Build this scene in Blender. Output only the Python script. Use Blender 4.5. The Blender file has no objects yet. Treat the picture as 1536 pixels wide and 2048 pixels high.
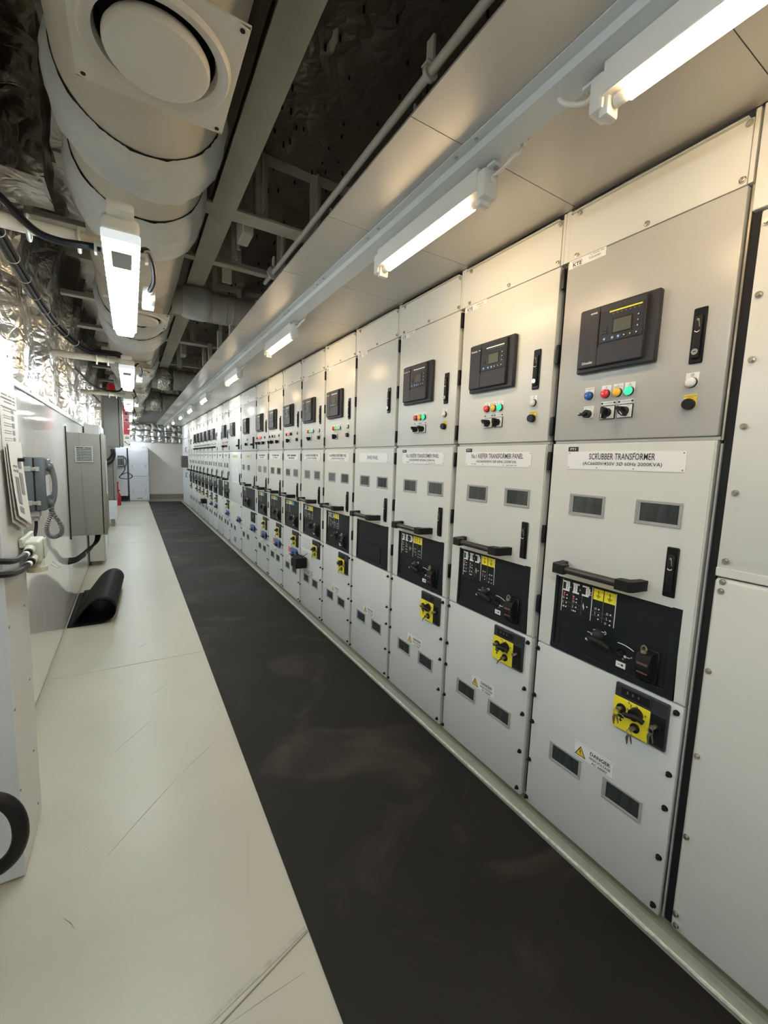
import bpy, bmesh, math, random
from mathutils import Vector, Matrix, noise
random.seed(7)
S = bpy.context.scene
COL = S.collection

# ------------------------------------------------------------------ camera, world, exposure
F_PX, YAW, PITCH, ROLL, EYE = 838.72, .5434, -.1158, .0342, 1.523
fw = Vector((math.sin(YAW)*math.cos(PITCH), math.cos(YAW)*math.cos(PITCH), math.sin(PITCH)))
r0 = Vector((math.cos(YAW), -math.sin(YAW), 0)); u0 = r0.cross(fw)
rt = r0*math.cos(ROLL)+u0*math.sin(ROLL); up = u0*math.cos(ROLL)-r0*math.sin(ROLL)
cam = bpy.data.cameras.new('camera'); co = bpy.data.objects.new('camera', cam); COL.objects.link(co)
co.matrix_world = Matrix(((rt.x, up.x, -fw.x, 0), (rt.y, up.y, -fw.y, 0), (rt.z, up.z, -fw.z, EYE), (0, 0, 0, 1)))
cam.sensor_fit = 'HORIZONTAL'; cam.sensor_width = 36; cam.lens = 36*F_PX/1536; cam.clip_start = .05; cam.clip_end = 100
S.camera = co
wd = bpy.data.worlds.new('world'); S.world = wd; wd.use_nodes = True
wd.node_tree.nodes['Background'].inputs[0].default_value = (.5, .55, .6, 1)
wd.node_tree.nodes['Background'].inputs[1].default_value = .05
S.view_settings.view_transform = 'Standard'; S.view_settings.look = 'None'
S.view_settings.gamma = 1; S.view_settings.use_curve_mapping = False
S.view_settings.exposure = 0.22
WARM_POWER, NEUTRAL_POWER, COOL_POWER = 48, 74, 38          # emission of the canopy tubes (near / far) and the corridor lamps
WARM, NEUTRAL, COOL = (1, .71, .41), (1, .97, .92), (.88, .96, 1)

# ------------------------------------------------------------------ materials
def mat(name, col, rough=.5, metal=0., var=.06, vscale=6., bump=0., bscale=300., coat=0., emit=None, es=0., rvar=0., stretch=None, spec=.5, detail=3.):
    m = bpy.data.materials.new(name); m.use_nodes = True
    nt = m.node_tree; N, Lk = nt.nodes, nt.links; p = N['Principled BSDF']
    p.inputs['Roughness'].default_value = rough; p.inputs['Metallic'].default_value = metal
    p.inputs['Coat Weight'].default_value = coat
    p.inputs['Specular IOR Level'].default_value = spec
    tc = N.new('ShaderNodeTexCoord'); src = tc.outputs['Object']
    if stretch:
        mp = N.new('ShaderNodeMapping'); mp.inputs['Scale'].default_value = stretch
        Lk.new(src, mp.inputs['Vector']); src = mp.outputs[0]
    nz = N.new('ShaderNodeTexNoise'); nz.inputs['Scale'].default_value = vscale; nz.inputs['Detail'].default_value = detail
    Lk.new(src, nz.inputs['Vector'])
    rp = N.new('ShaderNodeValToRGB'); rp.color_ramp.elements[0].position = .3; rp.color_ramp.elements[1].position = .7
    rp.color_ramp.elements[0].color = tuple(max(0, c*(1-var)) for c in col)+(1,)
    rp.color_ramp.elements[1].color = tuple(min(1, c*(1+var)) for c in col)+(1,)
    Lk.new(nz.outputs['Fac'], rp.inputs[0]); Lk.new(rp.outputs[0], p.inputs['Base Color'])
    if rvar:
        mr = N.new('ShaderNodeMapRange'); mr.inputs[1].default_value = .3; mr.inputs[2].default_value = .7
        mr.inputs[3].default_value = max(.02, rough-rvar); mr.inputs[4].default_value = rough+rvar
        Lk.new(nz.outputs['Fac'], mr.inputs[0]); Lk.new(mr.outputs[0], p.inputs['Roughness'])
    if bump:
        nb = N.new('ShaderNodeTexNoise'); nb.inputs['Scale'].default_value = bscale; nb.inputs['Detail'].default_value = 2
        Lk.new(src, nb.inputs['Vector'])
        b = N.new('ShaderNodeBump'); b.inputs['Strength'].default_value = bump; b.inputs['Distance'].default_value = .002
        Lk.new(nb.outputs['Fac'], b.inputs['Height']); Lk.new(b.outputs[0], p.inputs['Normal'])
    if emit:
        p.inputs['Emission Color'].default_value = tuple(emit)+(1,); p.inputs['Emission Strength'].default_value = es
    return m
def foil(name, col, rough, scale=5., strength=.9, dist=.03):
    m = bpy.data.materials.new(name); m.use_nodes = True
    nt = m.node_tree; N, Lk = nt.nodes, nt.links; p = N['Principled BSDF']
    p.inputs['Metallic'].default_value = 1; p.inputs['Roughness'].default_value = rough
    tc = N.new('ShaderNodeTexCoord')
    n1 = N.new('ShaderNodeTexNoise'); n1.inputs['Scale'].default_value = scale; n1.inputs['Detail'].default_value = 5; n1.inputs['Distortion'].default_value = .35
    v = N.new('ShaderNodeTexVoronoi'); v.feature = 'DISTANCE_TO_EDGE'; v.inputs['Scale'].default_value = scale*1.7
    n0 = N.new('ShaderNodeTexNoise'); n0.inputs['Scale'].default_value = 4; 
    va = N.new('ShaderNodeVectorMath'); va.operation = 'MULTIPLY_ADD'; va.inputs[1].default_value = (.35, .35, .35)
    Lk.new(tc.outputs['Object'], n1.inputs['Vector']); Lk.new(tc.outputs['Object'], n0.inputs['Vector'])
    Lk.new(n0.outputs['Color'], va.inputs[0]); Lk.new(tc.outputs['Object'], va.inputs[2]); Lk.new(va.outputs[0], v.inputs['Vector'])
    mx = N.new('ShaderNodeMath'); mx.operation = 'MULTIPLY_ADD'; mx.inputs[1].default_value = .55
    Lk.new(v.outputs['Distance'], mx.inputs[0]); Lk.new(n1.outputs['Fac'], mx.inputs[2])
    b = N.new('ShaderNodeBump'); b.inputs['Strength'].default_value = strength; b.inputs['Distance'].default_value = dist
    Lk.new(mx.outputs[0], b.inputs['Height']); Lk.new(b.outputs[0], p.inputs['Normal'])
    rp = N.new('ShaderNodeValToRGB'); rp.color_ramp.elements[0].color = tuple(c*.75 for c in col)+(1,); rp.color_ramp.elements[1].color = tuple(col)+(1,)
    Lk.new(n1.outputs['Fac'], rp.inputs[0]); Lk.new(rp.outputs[0], p.inputs['Base Color'])
    return m
def floor_material():
    m = mat('painted_floor', (.455, .45, .365), .35, var=.06, vscale=2.2, bump=.14, bscale=160, rvar=.05, detail=7)
    nt = m.node_tree; N, Lk = nt.nodes, nt.links; p = N['Principled BSDF']
    tc = N.new('ShaderNodeTexCoord')
    # small dark chips and scuffs in the paint
    nz = N.new('ShaderNodeTexNoise'); nz.inputs['Scale'].default_value = 9; nz.inputs['Detail'].default_value = 8; nz.inputs['Roughness'].default_value = .75
    Lk.new(tc.outputs['Object'], nz.inputs['Vector'])
    rp = N.new('ShaderNodeValToRGB'); rp.color_ramp.elements[0].position = .78; rp.color_ramp.elements[1].position = .84
    Lk.new(nz.outputs['Fac'], rp.inputs[0])
    old = p.inputs['Base Color'].links[0].from_socket
    mx = N.new('ShaderNodeMix'); mx.data_type = 'RGBA'; mx.inputs['B'].default_value = (.30, .29, .23, 1)
    Lk.new(rp.outputs[0], mx.inputs['Factor']); Lk.new(old, mx.inputs['A']); Lk.new(mx.outputs['Result'], p.inputs['Base Color'])
    return m
def mat_material():
    m = mat('rubber_matting', (.0165, .0150, .0135), .62, spec=.22, var=.35, vscale=1.3, bump=.5, bscale=520, rvar=.1, detail=5)
    nt = m.node_tree; N, Lk = nt.nodes, nt.links; p = N['Principled BSDF']
    tc = N.new('ShaderNodeTexCoord')
    nz = N.new('ShaderNodeTexNoise'); nz.inputs['Scale'].default_value = 1.7; nz.inputs['Detail'].default_value = 7; nz.inputs['Distortion'].default_value = 1.5
    Lk.new(tc.outputs['Object'], nz.inputs['Vector'])
    rp = N.new('ShaderNodeValToRGB'); rp.color_ramp.elements[0].position = .52; rp.color_ramp.elements[1].position = .72
    rp.color_ramp.elements[1].color = (.75, .75, .75, 1)
    Lk.new(nz.outputs['Fac'], rp.inputs[0])
    old = p.inputs['Base Color'].links[0].from_socket
    mx = N.new('ShaderNodeMix'); mx.data_type = 'RGBA'; mx.inputs['B'].default_value = (.060, .052, .038, 1)   # dusty scuffs
    Lk.new(rp.outputs[0], mx.inputs['Factor']); Lk.new(old, mx.inputs['A']); Lk.new(mx.outputs['Result'], p.inputs['Base Color'])
    return m
M = dict(
    paint=mat('grey_panel_paint', (.65, .655, .61), .34, var=.02, vscale=3, bump=.10, bscale=420),
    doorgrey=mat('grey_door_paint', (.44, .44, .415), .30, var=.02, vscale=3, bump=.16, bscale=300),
    cover=mat('grey_cover_paint', (.64, .655, .64), .38, var=.02, vscale=3, bump=.10, bscale=420),
    frame=mat('panel_frame_paint', (.50, .49, .44), .45, var=.03),
    gap=mat('door_seal', (.012, .013, .014), .6, spec=.22),
    plast=mat('charcoal_plastic', (.040, .040, .045), .42, spec=.22, var=.05, bump=.06, bscale=900),
    plast2=mat('slate_plastic', (.034, .036, .044), .33, spec=.22, var=.05),
    black=mat('black_plastic', (.010, .011, .012), .36, spec=.22, var=.1),
    soft=mat('black_grip', (.014, .014, .014), .5, spec=.22, var=.1, bump=.1, bscale=600),
    bar=mat('dark_tube', (.045, .043, .040), .32, metal=.4, var=.1),
    truck=mat('black_fascia', (.014, .017, .019), .40, spec=.22, var=.12),
    white=mat('white_plate', (.80, .81, .80), .35, var=.02),
    ink=mat('black_lettering', (.012, .012, .012), .5),
    inkw=mat('white_lettering', (.82, .82, .80), .5),
    purple=mat('dark_violet_print', (.05, .03, .09), .5),
    steel=mat('bolt_steel', (.50, .47, .40), .30, metal=.9, var=.15),
    dsteel=mat('worn_key_metal', (.42, .38, .30), .32, metal=.9, var=.2, vscale=60),
    winf=mat('window_frame_plastic', (.34, .35, .34), .25, var=.04),
    glass=mat('dark_window_glass', (.040, .046, .048), .10, var=.35, vscale=14, coat=.6, stretch=(1, 3, .3)),
    yellow=mat('yellow_plate', (.86, .74, .030), .38, var=.03),
    yellow2=mat('ochre_plate', (.75, .55, .06), .42, var=.03),
    cream=mat('aged_label', (.66, .62, .36), .45, var=.05),
    red=mat('red_print', (.55, .04, .05), .4, var=.05),
    bluep=mat('blue_plastic', (.07, .17, .36), .35, var=.05),
    navy=mat('navy_knob', (.012, .018, .07), .35),
    skyp=mat('blue_print', (.12, .42, .70), .4),
    lens_r=mat('red_lens', (.62, .03, .035), .22, coat=.5, emit=(1, .05, .05), es=.10),
    lens_rl=mat('lit_red_lens', (.9, .1, .08), .22, emit=(1, .16, .12), es=1.1),
    lens_a=mat('amber_lens', (.80, .42, .03), .22, coat=.5, emit=(1, .5, .05), es=.12),
    lens_g=mat('green_lens', (.02, .52, .22), .22, emit=(.05, 1, .42), es=.75),
    lens_b=mat('blue_lens', (.02, .13, .48), .22, coat=.5),
    lens_w=mat('white_lens', (.76, .76, .73), .25, coat=.4),
    lens_k=mat('dark_lens', (.02, .02, .02), .2, coat=.4),
    lcd=mat('lcd_screen', (.105, .115, .085), .22, var=.05),
    canopy=mat('canopy_sheet', (.47, .46, .435), .36, metal=.6, var=.02, bump=.05, bscale=700),
    channel=mat('channel_paint', (.60, .63, .64), .38, var=.02),
    lampbody=mat('lamp_housing', (.72, .71, .66), .4, var=.02),
    warm=mat('warm_tube', (1, 1, 1), .4, var=0, emit=WARM, es=WARM_POWER),
    neutral=mat('neutral_tube', (1, 1, 1), .4, var=0, emit=NEUTRAL, es=NEUTRAL_POWER),
    cool=mat('cool_diffuser', (1, 1, 1), .4, var=0, emit=COOL, es=COOL_POWER),
    clearrim=mat('clear_lamp_rim', (.70, .80, .86), .12, coat=.5, var=.15, vscale=60, emit=COOL, es=.5),
    duct=mat('cream_duct_wrap', (.52, .48, .39), .55, var=.06, vscale=4, bump=.2, bscale=90),
    sleeve=mat('grey_duct_sleeve', (.56, .57, .54), .6, var=.10, vscale=7, bump=.5, bscale=24),
    ductgrey=mat('khaki_duct', (.46, .44, .36), .55, var=.06, vscale=4, bump=.2, bscale=40),
    diff=mat('diffuser_paint', (.60, .57, .50), .42, var=.02),
    beam=mat('beam_paint', (.62, .585, .475), .55, var=.08, vscale=5),
    foil=foil('crumpled_foil', (.88, .86, .82), .29, 7.5, .9, .022),
    foilfar=foil('quilted_foil', (.92, .91, .90), .36, 6, .6, .02),
    foildark=foil('shaded_ceiling_foil', (.52, .47, .39), .40, 5, .7, .025),  # darker copy of the wall foil, with ceiling shade in its colour
    foilbox=foil('shaded_foil_wrap', (.40, .37, .31), .30, 6, .8, .03),  # wall foil again, darkened for the unlit bracket; shade is in the colour
    gloss=mat('gloss_white_panel', (.83, .83, .80), .06, metal=.2, var=.01, vscale=2, bump=.35, bscale=2.6, stretch=(1, 1.6, .5)),
    matwhite=mat('satin_white_paint', (.60, .60, .575), .35, var=.02, vscale=2),
    bluewhite=mat('cool_white_paint', (.68, .72, .76), .4, var=.02),
    farwall=mat('far_wall_panel', (.92, .87, .83), .45, var=.02),
    greycab=mat('grey_cabinet_paint', (.235, .23, .20), .42, var=.02, bump=.05, bscale=300),
    greycab2=mat('dark_grey_cabinet', (.17, .168, .15), .45, var=.03),
    skirt=mat('skirting_paint', (.29, .275, .20), .5, var=.05),
    floor=floor_material(), mat=mat_material(),
    kick=mat('shaded_kick_plate', (.27, .27, .20), .5, var=.1, vscale=12),  # shade under the doors worked into the recessed kick's colour
    chip=mat('chipped_sealant', (.62, .64, .57), .5, var=.2, vscale=50, bump=.8, bscale=60),
    sill=mat('sill_paint', (.40, .41, .33), .45, var=.08, vscale=20),
    mark=mat('floor_mark', (.24, .23, .18), .5, var=.2),
    joint=mat('floor_joint', (.40, .39, .32), .45, var=.15, vscale=30),
    cable=mat('black_cable', (.012, .012, .013), .38, spec=.22, var=.15),
    pipe=mat('cream_pipe_paint', (.58, .54, .42), .5, var=.08, vscale=20, bump=.15, bscale=90),
    zip=mat('zip_tie', (.55, .55, .50), .4),
    phone=mat('phone_grey', (.088, .105, .112), .40, var=.05),
    phonel=mat('handset_grey', (.12, .125, .125), .3, var=.04),
    redbody=mat('red_enamel', (.45, .02, .03), .3, var=.05),
    redglass=mat('red_beacon', (.42, .012, .02), .18, coat=.5, var=.2, vscale=50, emit=(1, .02, .03), es=.05),
    gland=mat('pale_green_cast', (.50, .53, .44), .5, var=.06, vscale=30, bump=.2, bscale=60),
    paper=mat('printed_paper', (.66, .64, .58), .5, var=.03),
    poster=mat('white_paper', (.80, .81, .82), .5, var=.03),
    grey=mat('mid_grey_print', (.22, .22, .22), .5),
    roll=mat('rolled_rubber', (.004, .004, .004), .6, spec=.12, var=.25, vscale=8, bump=.12, bscale=400),
    gun=mat('dark_steel_box', (.10, .095, .09), .45, metal=.3, var=.1),
)

# ------------------------------------------------------------------ mesh helpers
class MB:
    """collects shapes into one mesh"""
    def __init__(s): s.bm = bmesh.new(); s.mats = []
    def _mi(s, m):
        if m not in s.mats: s.mats.append(m)
        return s.mats.index(m)
    def _mark(s, n0, m):
        i = s._mi(m); s.bm.faces.ensure_lookup_table()
        for f in s.bm.faces[n0:]: f.material_index = i
    def box(s, x0, x1, y0, y1, z0, z1, m, bev=0, seg=1):
        n0 = len(s.bm.faces)
        if bev:
            t = bmesh.new(); bmesh.ops.create_cube(t, size=1)
            for v in t.verts: v.co = Vector(((x0+x1)/2+v.co.x*(x1-x0), (y0+y1)/2+v.co.y*(y1-y0), (z0+z1)/2+v.co.z*(z1-z0)))
            bmesh.ops.bevel(t, geom=t.edges[:], offset=bev, segments=seg, affect='EDGES', profile=.5)
            s._join(t)
        else:
            v = [s.bm.verts.new(c) for c in ((x0,y0,z0),(x1,y0,z0),(x1,y1,z0),(x0,y1,z0),(x0,y0,z1),(x1,y0,z1),(x1,y1,z1),(x0,y1,z1))]
            for q in ((0,3,2,1),(4,5,6,7),(0,1,5,4),(1,2,6,5),(2,3,7,6),(3,0,4,7)): s.bm.faces.new([v[k] for k in q])
        s._mark(n0, m); return s
    def _join(s, t, M4=None):
        t.verts.index_update(); vm = [s.bm.verts.new(M4 @ v.co if M4 else v.co) for v in t.verts]
        for f in t.faces:
            try: s.bm.faces.new([vm[v.index] for v in f.verts])
            except ValueError: pass
        t.free()
    def cyl(s, p0, p1, ra, m, rb=None, seg=16, cap=True):
        n0 = len(s.bm.faces); p0, p1 = Vector(p0), Vector(p1); d = (p1-p0); L = d.length
        t = bmesh.new(); bmesh.ops.create_cone(t, cap_ends=cap, segments=seg, radius1=ra, radius2=ra if rb is None else rb, depth=L)
        q = d.to_track_quat('Z', 'Y').to_matrix().to_4x4(); q.translation = (p0+p1)/2
        s._join(t, q); s._mark(n0, m); return s
    def ball(s, c, r, m, sc=(1, 1, 1), seg=16):
        n0 = len(s.bm.faces); t = bmesh.new(); bmesh.ops.create_uvsphere(t, u_segments=seg, v_segments=seg//2, radius=r)
        s._join(t, Matrix.Translation(c) @ Matrix.Diagonal((*sc, 1))); s._mark(n0, m); return s
    def lathe(s, prof, m, axis='Z', c=(0, 0, 0), seg=32, cap=True):
        n0 = len(s.bm.faces); rings = []
        for (r, h) in prof:
            ring = []
            for k in range(seg):
                a = 2*math.pi*k/seg; x, y = r*math.cos(a), r*math.sin(a)
                co_ = {'Z': (x, y, h), 'Y': (x, h, y), 'X': (h, x, y)}[axis]
                ring.append(s.bm.verts.new((c[0]+co_[0], c[1]+co_[1], c[2]+co_[2])))
            rings.append(ring)
        for a, b in zip(rings, rings[1:]):
            for k in range(seg): s.bm.faces.new((a[k], a[(k+1) % seg], b[(k+1) % seg], b[k]))
        for ring in (rings[0], rings[-1]) if cap else ():
            try: s.bm.faces.new(ring)
            except ValueError: pass
        s._mark(n0, m); return s
    def tube(s, pts, r, m, seg=8, closed=False, smooth=0):
        n0 = len(s.bm.faces); pts = [Vector(p) for p in pts]
        if smooth: pts = spline(pts, smooth, closed)
        n = len(pts); rings = []; nrm = None
        for i, p in enumerate(pts):
            a = pts[(i-1) % n] if (closed or i) else p; b = pts[(i+1) % n] if (closed or i < n-1) else p
            d = (b-a).normalized()
            if nrm is None: nrm = d.orthogonal().normalized()
            nrm = (nrm-d*nrm.dot(d)).normalized(); bi = d.cross(nrm)
            rr = r(i/(n-1)) if callable(r) else r
            rings.append([s.bm.verts.new(p+nrm*math.cos(2*math.pi*k/seg)*rr+bi*math.sin(2*math.pi*k/seg)*rr) for k in range(seg)])
        for i in range(n if closed else n-1):
            a, b = rings[i], rings[(i+1) % n]
            for k in range(seg): s.bm.faces.new((a[k], a[(k+1) % seg], b[(k+1) % seg], b[k]))
        if not closed: s.bm.faces.new(rings[0]); s.bm.faces.new(rings[-1])
        s._mark(n0, m); return s
    def poly(s, pts, m, d=None):
        """flat face; with d (a vector) a solid prism"""
        n0 = len(s.bm.faces); v = [s.bm.verts.new(p) for p in pts]; s.bm.faces.new(v)
        if d is not None:
            d = Vector(d); w = [s.bm.verts.new(Vector(p)+d) for p in pts]; s.bm.faces.new(w[::-1])
            for k in range(len(v)): s.bm.faces.new((v[k], w[k], w[(k+1) % len(v)], v[(k+1) % len(v)]))
        s._mark(n0, m); return s
    def yz(s, pts, x, m, t=.0008):
        """solid flat mark on a panel face at depth x; pts = (u, z); t = its thickness out of the face"""
        return s.poly([(x-t, u, z) for u, z in pts], m, (t, 0, 0))
    def rect(s, ua, ub, za, zb, x, m, t=.0008): return s.yz([(ua, za), (ub, za), (ub, zb), (ua, zb)], x, m, t)
    def disc(s, u, z, r, x, m, t=.0008, seg=14): return s.yz([(u+r*math.cos(2*math.pi*k/seg), z+r*math.sin(2*math.pi*k/seg)) for k in range(seg)], x, m, t)
    def text(s, body, u, z, w, h, x, m, frame='X', bold=0., t=.0006):
        """lettering centred at (u, z), fitted to w x h, on a face whose outside is -X (frame X), -Y (frame Y) or +X (frame P)"""
        n0 = len(s.bm.faces); me = text_mesh(body, bold)
        xs = [v.co.x for v in me.vertices]; ys = [v.co.y for v in me.vertices]
        cx, cy = (min(xs)+max(xs))/2, (min(ys)+max(ys))/2; sx, sy = w/(max(xs)-min(xs)), h/(max(ys)-min(ys))
        def put(v):
            a, b = (v.co.x-cx)*sx, (v.co.y-cy)*sy
            return {'X': (x-t, u-a, z+b), 'Y': (u+a, x-t, z+b), 'P': (x+t, u+a, z+b)}[frame]
        vs = [s.bm.verts.new(put(v)) for v in me.vertices]
        for p in me.polygons:
            try: s.bm.faces.new([vs[k] for k in p.vertices])
            except ValueError: pass
        s._mark(n0, m); return s
    def grid(s, fn, nu, nv, m):
        n0 = len(s.bm.faces); g = [[s.bm.verts.new(fn(i/nu, j/nv)) for j in range(nv+1)] for i in range(nu+1)]
        for i in range(nu):
            for j in range(nv): s.bm.faces.new((g[i][j], g[i+1][j], g[i+1][j+1], g[i][j+1]))
        s._mark(n0, m); return s
    def mesh(s, name, smooth=40, recalc=True):
        if recalc: bmesh.ops.recalc_face_normals(s.bm, faces=s.bm.faces[:])
        me = bpy.data.meshes.new(name); s.bm.to_mesh(me); s.bm.free()
        for m in s.mats: me.materials.append(m)
        if smooth:
            me.polygons.foreach_set('use_smooth', [True]*len(me.polygons)); me.set_sharp_from_angle(angle=math.radians(smooth))
        return me
def spline(P, n, closed=False):
    out = []; N_ = len(P)
    for i in range(N_ if closed else N_-1):
        g = (lambda k: P[k % N_]) if closed else (lambda k: P[min(max(k, 0), N_-1)])
        a, b, c, d = g(i-1), g(i), g(i+1), g(i+2)
        for k in range(n):
            t = k/n; out.append(.5*((2*b)+(c-a)*t+(2*a-5*b+4*c-d)*t*t+(3*b-a-3*c+d)*t**3))
    if not closed: out.append(P[-1])
    return out
_txt = {}
def text_mesh(body, bold=0.):
    if (body, bold) not in _txt:
        cu = bpy.data.curves.new('lettering', 'FONT'); cu.body = body; cu.resolution_u = 2; cu.offset = bold; cu.size = 1
        ob = bpy.data.objects.new('lettering', cu); COL.objects.link(ob)
        dg = bpy.context.evaluated_depsgraph_get()
        _txt[body, bold] = bpy.data.meshes.new_from_object(ob.evaluated_get(dg))
        bpy.data.objects.remove(ob); bpy.data.curves.remove(cu)
    return _txt[body, bold]
_cache = {}
def shared(key, fn):
    if key not in _cache: _cache[key] = fn().mesh(str(key[0]) if isinstance(key, tuple) else key)
    return _cache[key]
def obj(name, data, parent=None, loc=(0, 0, 0), rot=(0, 0, 0), label=None, cat=None, group=None, kind=None):
    if isinstance(data, MB): data = data.mesh(name)
    o = bpy.data.objects.new(name, data); COL.objects.link(o)
    o.location = loc; o.rotation_euler = rot
    if parent is not None: o.parent = parent
    if label: o['label'] = label
    if cat: o['category'] = cat
    if group: o['group'] = group
    if kind: o['kind'] = kind
    return o
def thing(name, label, cat, loc=(0, 0, 0), rot=(0, 0, 0), group=None): return obj(name, None, None, loc, rot, label, cat, group)
def struct(name, mb): return obj(name, mb, kind='structure')

# ------------------------------------------------------------------ the room
D = 1.4234                      # plane of the switchboard doors
Y0 = .5414                      # near edge of the first panel
YE, YB = 16.4, -3.2             # far wall, wall behind the camera
XL = -.53                       # left wall panels
def fl():
    b = MB(); b.box(-1.3, 2.9, YB, YE, -.05, 0, M['floor']); return b
struct('floor', fl())
b = MB()
for y in (3.42, 8.4, 11.2): b.box(-.5, .447, y-.004, y+.004, 0, .0012, M['joint'])
b.poly([(-.10, .97, 0), (.447, 1.135, 0), (.447, 1.150, 0), (-.10, .985, 0)], M['joint'], (0, 0, .002))
b.poly([(-.02, .965, 0), (.447, 1.128, 0), (.447, 1.131, 0), (-.02, .969, 0)], M['mark'], (0, 0, .0026))
struct('trim_floor_seams', b)
b = MB()
def scratch(x0, y0, x1, y1, w):
    d = Vector((y0-y1, x1-x0, 0)).normalized()*w/2; p, q = Vector((x0, y0, 0)), Vector((x1, y1, 0)); mid = (p+q)/2+d*1.5
    b.poly([p, mid+d*.6, q, mid-d*.6], M['mark'], (0, 0, .0008))
for s_ in ((-.122, 1.75, .145, 2.06, .004), (-.237, 1.56, -.20, 1.50, .005), (.165, 2.08, .33, 2.24, .002), (-.12, 2.4, .06, 2.62, .002), (.05, 2.9, .16, 3.0, .002), (.30, 1.3, .37, 1.62, .002), (.0, 3.7, .07, 3.78, .003), (.18, 1.02, .40, 1.03, .002)): scratch(*s_)
struct('trim_floor_scratches', b)
b = MB()
b.box(.45, 1.412, YB+.05, 15.75, 0, .006, M['mat'])
obj('rubber_mat', b, label='long black rubber mat on the floor along the switchboard', cat='mat')
# raised sill along the switchboard, with a chipped pale edge
b = MB()
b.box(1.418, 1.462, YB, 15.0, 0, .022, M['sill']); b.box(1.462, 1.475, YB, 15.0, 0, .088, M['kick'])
def chip(u, v):
    y = YB+(15.0-YB)*u; w = .0065+.003*noise.noise((y*9, 0, 3)); a = v*math.pi
    return (1.4175-w*math.cos(a)*.8+.002*noise.noise((y*23, 1, 0)), y, .0215+w*.75*math.sin(a)-.004*(v < .1))
b.grid(chip, 900, 4, M['chip'])
struct('trim_switchboard_sill', b)
# left wall: glossy white panels, cap ledge, skirting
b = MB(); y = 2.16
while y < YE:
    e = min(y+1.31, YE); b.box(XL-.03, XL, y+.0015, e-.0015, .03, 1.865, M['gloss']); y = e
b.box(-1.3, XL-.03, 2.16, YE, 0, 1.86, M['matwhite'])
struct('wall_left', b)
struct('baseboard_left', MB().box(XL-.03, XL-.008, 2.16, YE, 0, .03, M['skirt']))
b = MB(); b.box(XL-.09, XL+.012, 2.14, YE, 1.866, 1.905, M['bluewhite'], .003)
for k in range(24): b.cyl((XL+.012, 2.3+k*.55, 1.886), (XL+.015, 2.3+k*.55, 1.886), .006, M['steel'], seg=8)
struct('trim_left_ledge', b)
RIBS = (2.35, 3.30, 4.36, 5.5, 5.98, 7.6, 9.2, 10.8, 12.4, 14.0)
def foilwall(u, v):
    y = -.6+(YE+.6)*u; z = 1.905+(3.42-1.905)*v
    x = -.63
    for r in RIBS: x += .080*max(0, min(1, 2.2-abs(y-r)/.06))
    if 6.10 < y < 6.75: x -= .30
    x += .016*noise.fractal((y*2.3, z*1.3, 1.7), .9, 2.1, 4)+.011*(1-2*abs(noise.noise((y*8, z*3, 4))))+.008*(1-2*abs(noise.noise((y*17, z*7, 9))))
    x += .02*(1-abs(noise.noise((y*3.5+2*noise.noise((z*2, y, 0)), z*1.6, 8))))**4
    return (x+.28*max(0, v-.45), y, z)
struct('wall_left_insulation', MB().grid(foilwall, 640, 56, M['foil']))
# far wall
b = MB()
for (x0, x1) in ((-1.3, .06), (.063, 1.17), (1.173, 2.9)):
    for (z0, z1) in ((.20, 1.09), (1.093, 1.93)): b.box(x0, x1, YE, YE+.04, z0, z1, M['farwall'])
b.box(-1.3, 2.9, YE+.04, YE+.1, 0, 3.5, M['matwhite'])
b.box(-1.3, 2.9, YE-.01, YE+.02, 1.93, 1.965, M['matwhite'])
struct('wall_far', b)
struct('baseboard_far', MB().box(-1.3, 2.9, YE+.015, YE+.04, .03, .2, M['skirt']).box(-1.3, 2.9, YE-.02, YE+.04, 0, .03, M['sill']))
def quilt(u, v):
    x = -1.0+2.6*u; z = 1.965+.62*v
    xx = x+.03+.05*noise.noise((x*4, z*4, 7)); zz = z-1.965+.05*noise.noise((x*4, z*4, 3)); q = abs(math.sin(xx*math.pi/.21))*abs(math.sin(zz*math.pi/.205))
    return (x, YE-.02-.035*math.sqrt(max(q, 0))-.02*noise.noise((x*11, z*11, 2))-.008*noise.noise((x*31, z*31, 2)), z)
struct('wall_far_insulation', MB().grid(quilt, 170, 44, M['foilfar']))
# walls behind the camera and behind the switchboard, near left wall, ceiling
struct('wall_back', MB().box(-1.3, 2.9, YB-.1, YB, 0, 3.5, M['matwhite']))
struct('wall_right', MB().box(2.85, 2.95, YB, YE, 0, 3.5, M['matwhite']))
struct('wall_left_near', MB().box(-1.4, -1.3, YB, 2.16, 0, 3.5, M['matwhite']))
def ceil(u, v):
    x = -1.4+4.3*u; y = YB+(YE-YB)*v
    return (x, y, 3.42+.03*noise.fractal((x*1.5, y*1.5, 0), .9, 2, 4)+.012*noise.noise((x*8, y*8, 3)))
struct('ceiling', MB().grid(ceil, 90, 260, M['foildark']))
b = MB(); rr = random.Random(3)
for k in range(150):
    x, y = rr.uniform(.62, 1.4), rr.uniform(.5, 7); b.cyl((x, y, 3.395), (x, y, 3.42), .006, M['gap'], seg=8)
struct('trim_ceiling_pins', b)
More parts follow.
